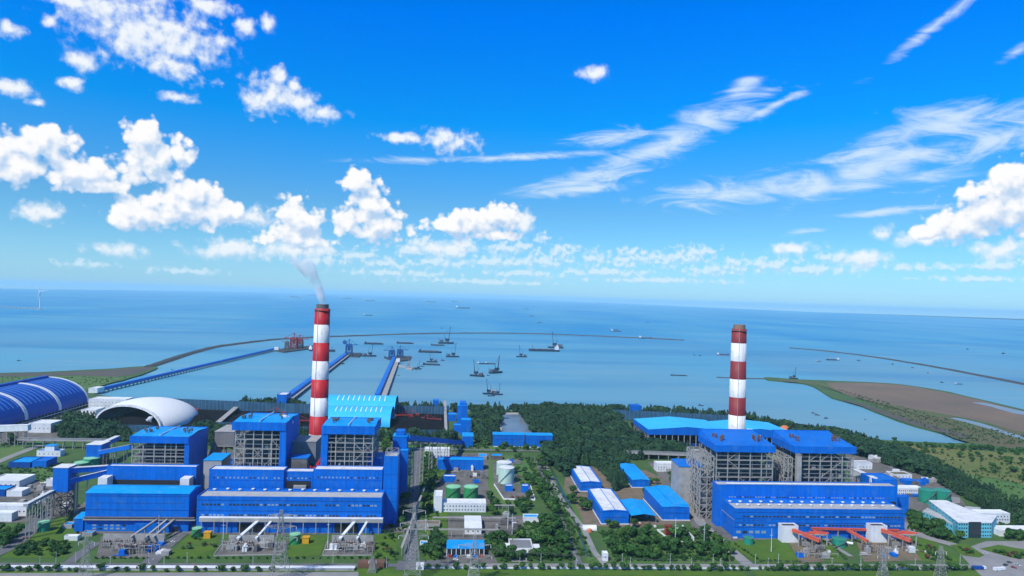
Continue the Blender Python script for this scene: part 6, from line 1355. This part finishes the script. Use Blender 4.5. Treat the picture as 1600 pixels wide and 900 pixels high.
# ---------------------------------------------------------------- vegetation
def crown_faces(kind, n, h, r, rs):
    V, F = [], []
    def leafq(c, s, nrm):
        a = nrm.cross(Vector((rs.uniform(-1,1), rs.uniform(-1,1), rs.uniform(-1,1)))).normalized(); b = nrm.cross(a); k = len(V); V.extend([c-a*s-b*s*.6, c+a*s-b*s*.6, c+a*s*.7+b*s*.8, c-a*s*.8+b*s*.7]); F.append((k, k+1, k+2, k+3))
    lobes = [(Vector((rs.uniform(-.45,.45)*r, rs.uniform(-.45,.45)*r, h*rs.uniform(.5, .8))), r*rs.uniform(.45, .7)) for _ in range(6)]
    for i in range(n):
        if kind == 'pine':
            z = h*(.12+.88*rs.random()**1.15); rr = r*max(.02, 1-(z/h)**1.7)**.9*min(1, .45+2.2*z/h); a = rs.uniform(0, 2*math.pi); q = rs.random()**.4
            c = Vector((math.cos(a)*rr*q, math.sin(a)*rr*q, z)); nrm = Vector((math.cos(a), math.sin(a), .8+rs.uniform(-.5,.5))).normalized(); leafq(c, r*.25*(1.15-z/h*.6)*rs.uniform(.7,1.3), nrm)
        else:
            c0, lr = lobes[i % 6]; d = Vector((rs.gauss(0,1), rs.gauss(0,1), rs.gauss(.25,.9))).normalized(); c = c0+Vector((d.x*lr, d.y*lr, d.z*lr*.75))*rs.uniform(.75, 1.08); nrm = (d+Vector((rs.uniform(-.5,.5), rs.uniform(-.5,.5), rs.uniform(-.3,.6)))).normalized(); leafq(c, r*.20*rs.uniform(.6,1.3), nrm)
    return V, F
def tree_mesh(kind, mt, seed, h=1., r=.3, n=150):
    rs = random.Random(seed); mb = MB()
    mb.tube((0,0,-.02*h), (0,0,h*(.8 if kind == 'pine' else .5)), r*.10, r*.03, 6, False)
    if kind != 'pine':
        for k in range(5): a = 2*math.pi*k/5+rs.random(); mb.tube((0,0,h*.3), (math.cos(a)*r*.5, math.sin(a)*r*.5, h*.62), r*.05, r*.02, 4, False)
    nt_ = len(mb.f); V, F = crown_faces(kind, n, h, r, rs); mb.add(V, F)
    me = bpy.data.meshes.new(kind+'_tree_mesh'); me.from_pydata(mb.v, [], mb.f); me.materials.append(M['bark']); me.materials.append(M[mt]); me.polygons.foreach_set('material_index', [0]*nt_+[1]*(len(mb.f)-nt_)); me.update(); return me
PINE = [tree_mesh('pine', 'pine', 10+i, 1, (.22, .27, .30, .24, .28, .33, .25)[i], 150) for i in range(7)]
LEAF = [tree_mesh('leaf', 'leaf', 30+i, 1, .52, 230) for i in range(5)]; LEAFL = [tree_mesh('leaf', 'leaf_lt', 50+i, 1, .52, 200) for i in range(4)]; BUSH = [tree_mesh('leaf', 'leaf', 70+i, .8, .62, 150) for i in range(3)]; BUSHR = [tree_mesh('leaf', 'red_leaf', 80, .8, .55, 140)]
def inpoly(x, y, P):
    c = False; n = len(P); j = n-1
    for i in range(n):
        if (P[i].y > y) != (P[j].y > y) and x < (P[j].x-P[i].x)*(y-P[i].y)/(P[j].y-P[i].y)+P[i].x: c = not c
        j = i
    return c
def scatter(poly, n, mind=2.5, wall=2, rs=random.Random(3)):
    P = gp(poly); xs = [p.x for p in P]; ys = [p.y for p in P]; out = []; tries = 0; cell = {}
    while len(out) < n and tries < n*12:
        tries += 1; x, y = rs.uniform(min(xs), max(xs)), rs.uniform(min(ys), max(ys))
        if not inpoly(x, y, P) or blocked(x, y, wall): continue
        k = (int(x//mind), int(y//mind))
        if k in cell: continue
        cell[k] = 1; out.append((x, y))
    return out
def line_pts(a, b, n, j=1.0): 
    P, Q = G(*a), G(*b); return [(P.x+(Q.x-P.x)*(i+random.uniform(-.2,.2))/max(1, n-1)+random.uniform(-j, j), P.y+(Q.y-P.y)*i/max(1, n-1)+random.uniform(-j, j)) for i in range(n)]
def plant(pts, meshes, h, name, label, cat, group, lim=999, hv=.3):
    for x, y in pts[:lim]:
        o = bpy.data.objects.new(name, random.choice(meshes)); C.objects.link(o); s = h*random.uniform(1-hv, 1+hv); o.location = (x, y, .1); o.rotation_euler = (random.uniform(-.05,.05), random.uniform(-.05,.05), random.uniform(0, 6.28)); o.scale = (s*random.uniform(.85,1.2), s*random.uniform(.85,1.2), s); tag(o, label, cat, group)
def mass(pts, meshes, h, name, label, hv=.3, wide=1.0):
    Vs, Fs, Ms, off = [], [], [], 0; src = []
    for me in meshes:
        v = np.empty(len(me.vertices)*3, 'f'); me.vertices.foreach_get('co', v); src.append((v.reshape(-1, 3), [tuple(p.vertices) for p in me.polygons if p.material_index == 1], me))
    for x, y in pts:
        v, f, me = src[random.randrange(len(src))]; s = h*random.uniform(1-hv, 1+hv); a = random.uniform(0, 6.28); c, d = math.cos(a), math.sin(a); w = s*random.uniform(.9, 1.25)*wide
        nv = np.stack([(v[:,0]*c-v[:,1]*d)*w+x, (v[:,0]*d+v[:,1]*c)*w+y, v[:,2]*s+.1], 1); Vs.append(nv); F = np.array(f)+off; Fs.append(F); off += len(v)
    V = np.concatenate(Vs); F = np.concatenate(Fs); me = bpy.data.meshes.new(name); me.vertices.add(len(V)); me.vertices.foreach_set('co', V.ravel()); me.loops.add(F.size); me.loops.foreach_set('vertex_index', F.ravel()); me.polygons.add(len(F)); me.polygons.foreach_set('loop_start', np.arange(0, F.size, 4)); me.update(calc_edges=True); me.materials.append(src[0][2].materials[1])
    o = bpy.data.objects.new(name, me); C.objects.link(o); tag(o, label, None, None, 'stuff')
random.seed(5)
wood = [(812,646),(870,643),(958,645),(972,668),(1010,700),(1076,706),(1070,714),(975,720),(988,742),(1000,758),(960,768),(944,742),(930,730),(892,726),(886,745),(862,730),(846,708),(866,704),(864,692),(838,684)]
rs_ = random.Random(9)
W1 = scatter(wood, 2000, 4.6, 2, rs_)+scatter([(738,646),(782,650),(776,700),(742,692),(735,670)], 200, 4.6, 2, rs_)
E1 = scatter([(1176,660),(1240,672),(1330,686),(1382,704),(1420,712),(1480,742),(1560,785),(1640,822),(1640,838),(1570,812),(1500,775),(1450,745),(1390,728),(1340,712),(1240,690),(1236,676)], 1500, 5.0, 2, rs_)
B1 = scatter([(300,672),(360,680),(500,682),(620,684),(720,684),(720,692),(600,690),(440,688),(330,700),(305,690)], 380, 4.5, 1, rs_)+scatter([(80,668),(128,652),(165,662),(200,678),(205,690),(150,690),(95,686)], 260, 4.5, 2, rs_)+scatter([(1000,704),(1100,712),(1100,716),(1000,714)], 40, 4.5, 1, rs_)
N1 = scatter([(375,631),(430,634),(500,637),(620,638),(740,640),(960,641),(1080,647),(1180,656),(1180,662),(1080,654),(960,648),(740,645),(620,643),(500,642),(375,637)], 420, 4.2, 0, rs_)
pines = sorted(W1+E1+B1+N1, key=lambda p: p[1]); near, far = pines[:290], pines[290:]
plant(near, PINE, 15, 'casuarina_tree', 'dark green feathery casuarina at the near edge of the woods', 'tree', 'casuarinas at the near edge of the woods')
mass(far, PINE+LEAF[:1], 14.5, 'casuarina_wood', 'dense dark green casuarina wood between the plants and the shore', wide=1.25)
print('pines', len(pines))
# broadleaf trees
BL = []
for poly, n, d in (([(868,815),(905,876),(770,876),(775,846),(830,842),(850,835),(846,815)], 74, 3.6), ([(-10,826),(28,830),(30,842),(0,862),(-20,858)], 16, 5), ([(676,836),(700,842),(694,880),(664,878),(660,856)], 20, 4.5), ([(756,838),(790,842),(792,868),(758,868)], 16, 4.5),
      ([(1068,838),(1096,830),(1120,842),(1146,868),(1138,878),(960,876),(945,850),(1000,844)], 70, 4), ([(1422,800),(1440,808),(1498,838),(1500,846),(1470,846),(1420,824)], 42, 4), ([(1500,838),(1640,850),(1640,842),(1560,826),(1548,842)], 14, 5), ([(612,716),(640,704),(643,760),(634,830),(622,840)], 26, 4.5), ([(660,716),(680,702),(676,800),(662,806)], 26, 4.5), ([(762,752),(778,780),(774,808),(762,800)], 10, 4), ([(820,740),(850,760),(880,800),(868,806),(842,780)], 34, 4.2), ([(836,716),(846,716),(862,745),(856,750)], 10, 4), ([(790,790),(826,788),(830,802),(796,804)], 9, 5), ([(890,770),(915,775),(925,800),(905,808),(890,795)], 14, 4.5), ([(945,812),(1028,828),(1026,842),(955,840)], 22, 4.5), ([(680,692),(790,696),(840,700),(836,708),(700,704)], 26, 5),
      ([(600,700),(614,706),(612,716),(600,712)], 6, 4), ([(0,684),(70,690),(60,696),(0,700)], 10, 5), ([(40,800),(78,790),(70,806),(44,814)], 12, 4)):
    BL += scatter(poly, n, d, 2, rs_)
for poly, n, d in (([(1000,748),(1030,752),(1036,775),(1006,772)], 10, 4), ([(1040,742),(1062,745),(1080,770),(1066,775)], 10, 4), ([(602,716),(616,716),(618,870),(600,870)], 22, 4.5), ([(630,700),(640,700),(634,870),(628,870)], 14, 4.5), ([(560,686),(610,688),(612,700),(596,704)], 12, 5), ([(800,716),(820,716),(838,790),(826,790)], 14, 4.5)):
    BL = scatter(poly, n, d, 1, rs_)+BL
random.seed(11); random.shuffle(BL); BL = BL[:420]; k = int(len(BL)*.68)
plant(BL[:k], LEAF, 8.5, 'broadleaf_tree', 'dark round crowned garden tree among the plant roads', 'tree', 'round garden trees', hv=.3); plant(BL[k:], LEAFL, 7, 'light_green_tree', 'light green bushy tree among the plant roads', 'tree', 'light green trees', hv=.3)
SH = scatter([(14,868),(50,846),(90,846),(112,852),(100,871)], 46, 3.4, 1, rs_); plant(SH, BUSH, 4.2, 'round_bush', 'round bush in the lower left lawn', 'bush', 'bushes in the lower left lawn')
SH = [p for a, b, n in (((0,893),(130,893),10), ((160,893),(420,893),14), ((846,889),(1170,892),30), ((1190,891),(1520,891),46), ((655,889),(845,889),14)) for p in line_pts(a, b, n, 1.2)]; plant(SH, BUSH+LEAF, 4.6, 'hedge_shrub', 'round dark shrub in the row below the bottom road', 'bush', 'shrub row below the bottom road', hv=.45)
SH = [p for a, b, n in (((150,873),(232,873),10), ((262,873),(600,873),28), ((1188,877),(1250,879),12), ((1150,852),(1188,878),9), ((1296,846),(1320,874),8)) for p in line_pts(a, b, n, .5)]; plant(SH, BUSH, 2.2, 'clipped_shrub', 'small clipped shrub along the near edge of the lawns', 'bush', 'clipped shrubs along the lawns')
SH = scatter([(262,868),(300,840),(340,842),(330,870)], 9, 4, 1, rs_)+scatter([(590,850),(620,850),(618,872),(590,872)], 8, 4, 1, rs_)+scatter([(1492,854),(1530,868),(1510,868)], 8, 2, .5, rs_)+scatter([(1535,860),(1640,872),(1600,876)], 22, 2, .5, rs_)+scatter([(1428,842),(1500,876),(1450,876)], 26, 3, 1, rs_); plant(SH, BUSH+BUSHR, 3.4, 'garden_shrub', 'garden shrub scattered on a lawn', 'bush', 'garden shrubs on the lawns', hv=.45)
SH = scatter([(1240,672),(1340,682),(1440,694),(1530,700),(1640,712),(1640,770),(1560,744),(1480,722),(1400,706),(1300,690)], 85, 9, 1, rs_)+line_pts((1400,696), (1600,706), 40, 6); plant(SH, LEAF+BUSH, 6.5, 'field_tree', 'dark bush or small tree dotted over the dry field right of the woods', 'tree', 'bushes dotted over the dry field', hv=.5)
# low scrub that covers the uncared ground
SC_ = []
for poly, n in (([(840,806),(900,876),(780,878),(776,842)], 500), ([(935,832),(1120,832),(1150,878),(962,878)], 950), ([(600,700),(640,704),(620,876),(598,876)], 260), ([(660,700),(690,700),(680,878),(660,878)], 300), ([(820,716),(846,716),(932,872),(895,868)], 420), ([(1240,680),(1400,700),(1640,722),(1640,820),(1500,760),(1380,720)], 420), ([(1420,796),(1500,836),(1500,850),(1418,828)], 300), ([(0,730),(120,722),(120,750),(0,752)], 200), ([(440,682),(1000,690),(980,704),(440,700)], 500), ([(1490,790),(1640,830),(1640,850),(1560,820)], 260), ([(1300,605),(1480,655),(1640,690),(1640,700),(1500,690),(1400,650)], 700), ([(0,590),(200,590),(150,604),(0,612)], 300)):
    SC_ += scatter(poly, n, 1.8, .5, rs_)
mass(SC_, BUSH+LEAFL, 1.9, 'scrub', 'low green scrub and weeds over the uncared ground', hv=.6, wide=1.1)

# ---------------------------------------------------------------- smoke, steam and haze
def plume(name, label, pts, mt):
    mb = MB(); n = 16; N_ = len(pts); vs = []
    for i, (c, r) in enumerate(pts):
        for k in range(n):
            a = 2*math.pi*k/n; vs.append((c[0]+r*math.cos(a), c[1]+r*math.sin(a), c[2]))
    fs = [(i*n+k, i*n+(k+1) % n, (i+1)*n+(k+1) % n, (i+1)*n+k) for i in range(N_-1) for k in range(n)]+[tuple(reversed(range(n))), tuple(range((N_-1)*n, N_*n))]
    mb.add(vs, fs); o = mb.build(name, mt, loc=pts[0][0]); tag(o, label, None, None, 'stuff'); return o
M['steam'] = volume_mat('steam_volume', 1.2, .16, (.40, .58)); M['smoke'] = volume_mat('smoke_volume', .42, .075, (.36, .66))
nt = M['smoke'].node_tree; nd = nt.nodes; sx = nd.new('ShaderNodeSeparateXYZ'); gg = nd.new('ShaderNodeNewGeometry'); nt.links.new(gg.outputs['Position'], sx.inputs[0]); zr = nd.new('ShaderNodeMapRange'); nt.links.new(sx.outputs[2], zr.inputs[0])
zr.inputs[1].default_value = HL; zr.inputs[2].default_value = HL+70; zr.inputs[3].default_value = 1.0; zr.inputs[4].default_value = .06; ml = nd.new('ShaderNodeMath'); ml.operation = 'MULTIPLY'
pv = [n for n in nd if n.type == 'PRINCIPLED_VOLUME'][0]; nt.links.new(pv.inputs['Density'].links[0].from_socket, ml.inputs[0]); nt.links.new(zr.outputs[0], ml.inputs[1]); nt.links.new(ml.outputs[0], pv.inputs['Density'])
k = 898/FPX; P = []
for px, py, r in ((505,479,4),(504,474,4.6),(502,466,6),(500,458,6.4),(497,450,7.4),(494,443,8.6),(489,436,10.5),(484,428,12.5),(478,419,17),(472,411,19),(468,404,17)): q = AY(px, py, 898); P.append(((q.x, 898, q.z), r*k))
plume('chimney_smoke', 'white smoke rising and drifting left from the left banded chimney', P, M['smoke'])
for i, (L, Y, lb) in enumerate((([(452,668,2),(454,660,5),(450,653,6),(444,648,4)], 742, 'white steam puff at the right roof edge of the middle boiler house'), ([(1163,686,4),(1162,680,8),(1168,675,8),(1172,670,4)], 775, 'white steam drifting at the foot of the right chimney'), ([(1176,686,3),(1180,683,6),(1186,680,3)], 778, 'small white steam wisp right of the right chimney'), ([(424,658,2),(424,653,4),(430,648,3)], 760, 'faint steam on the middle boiler house roof'), ([(234,660,2),(232,656,4),(236,651,3)], 1150, 'white steam inside the white dome mouth'))):
    P = []
    for px, py, r in L: q = AY(px, py, Y); P.append(((q.x, Y, q.z), r*Y/FPX))
    plume('steam', lb, P, M['steam'])
if HAZE > 0:
    hm = bpy.data.materials.new('haze_air'); hm.use_nodes = True; nt = hm.node_tree; nt.nodes.clear(); v = nt.nodes.new('ShaderNodeVolumePrincipled'); v.inputs['Color'].default_value = (*HAZE_COL, 1); v.inputs['Density'].default_value = HAZE; v.inputs['Anisotropy'].default_value = 0.0
    o = nt.nodes.new('ShaderNodeOutputMaterial'); nt.links.new(v.outputs[0], o.inputs['Volume'])
    ob = MB().box(-92000, 92000, -4000, 93000, -9.5, 305).build('haze', hm); ob['kind'] = 'stuff'; ob['label'] = 'thin pale sea haze'
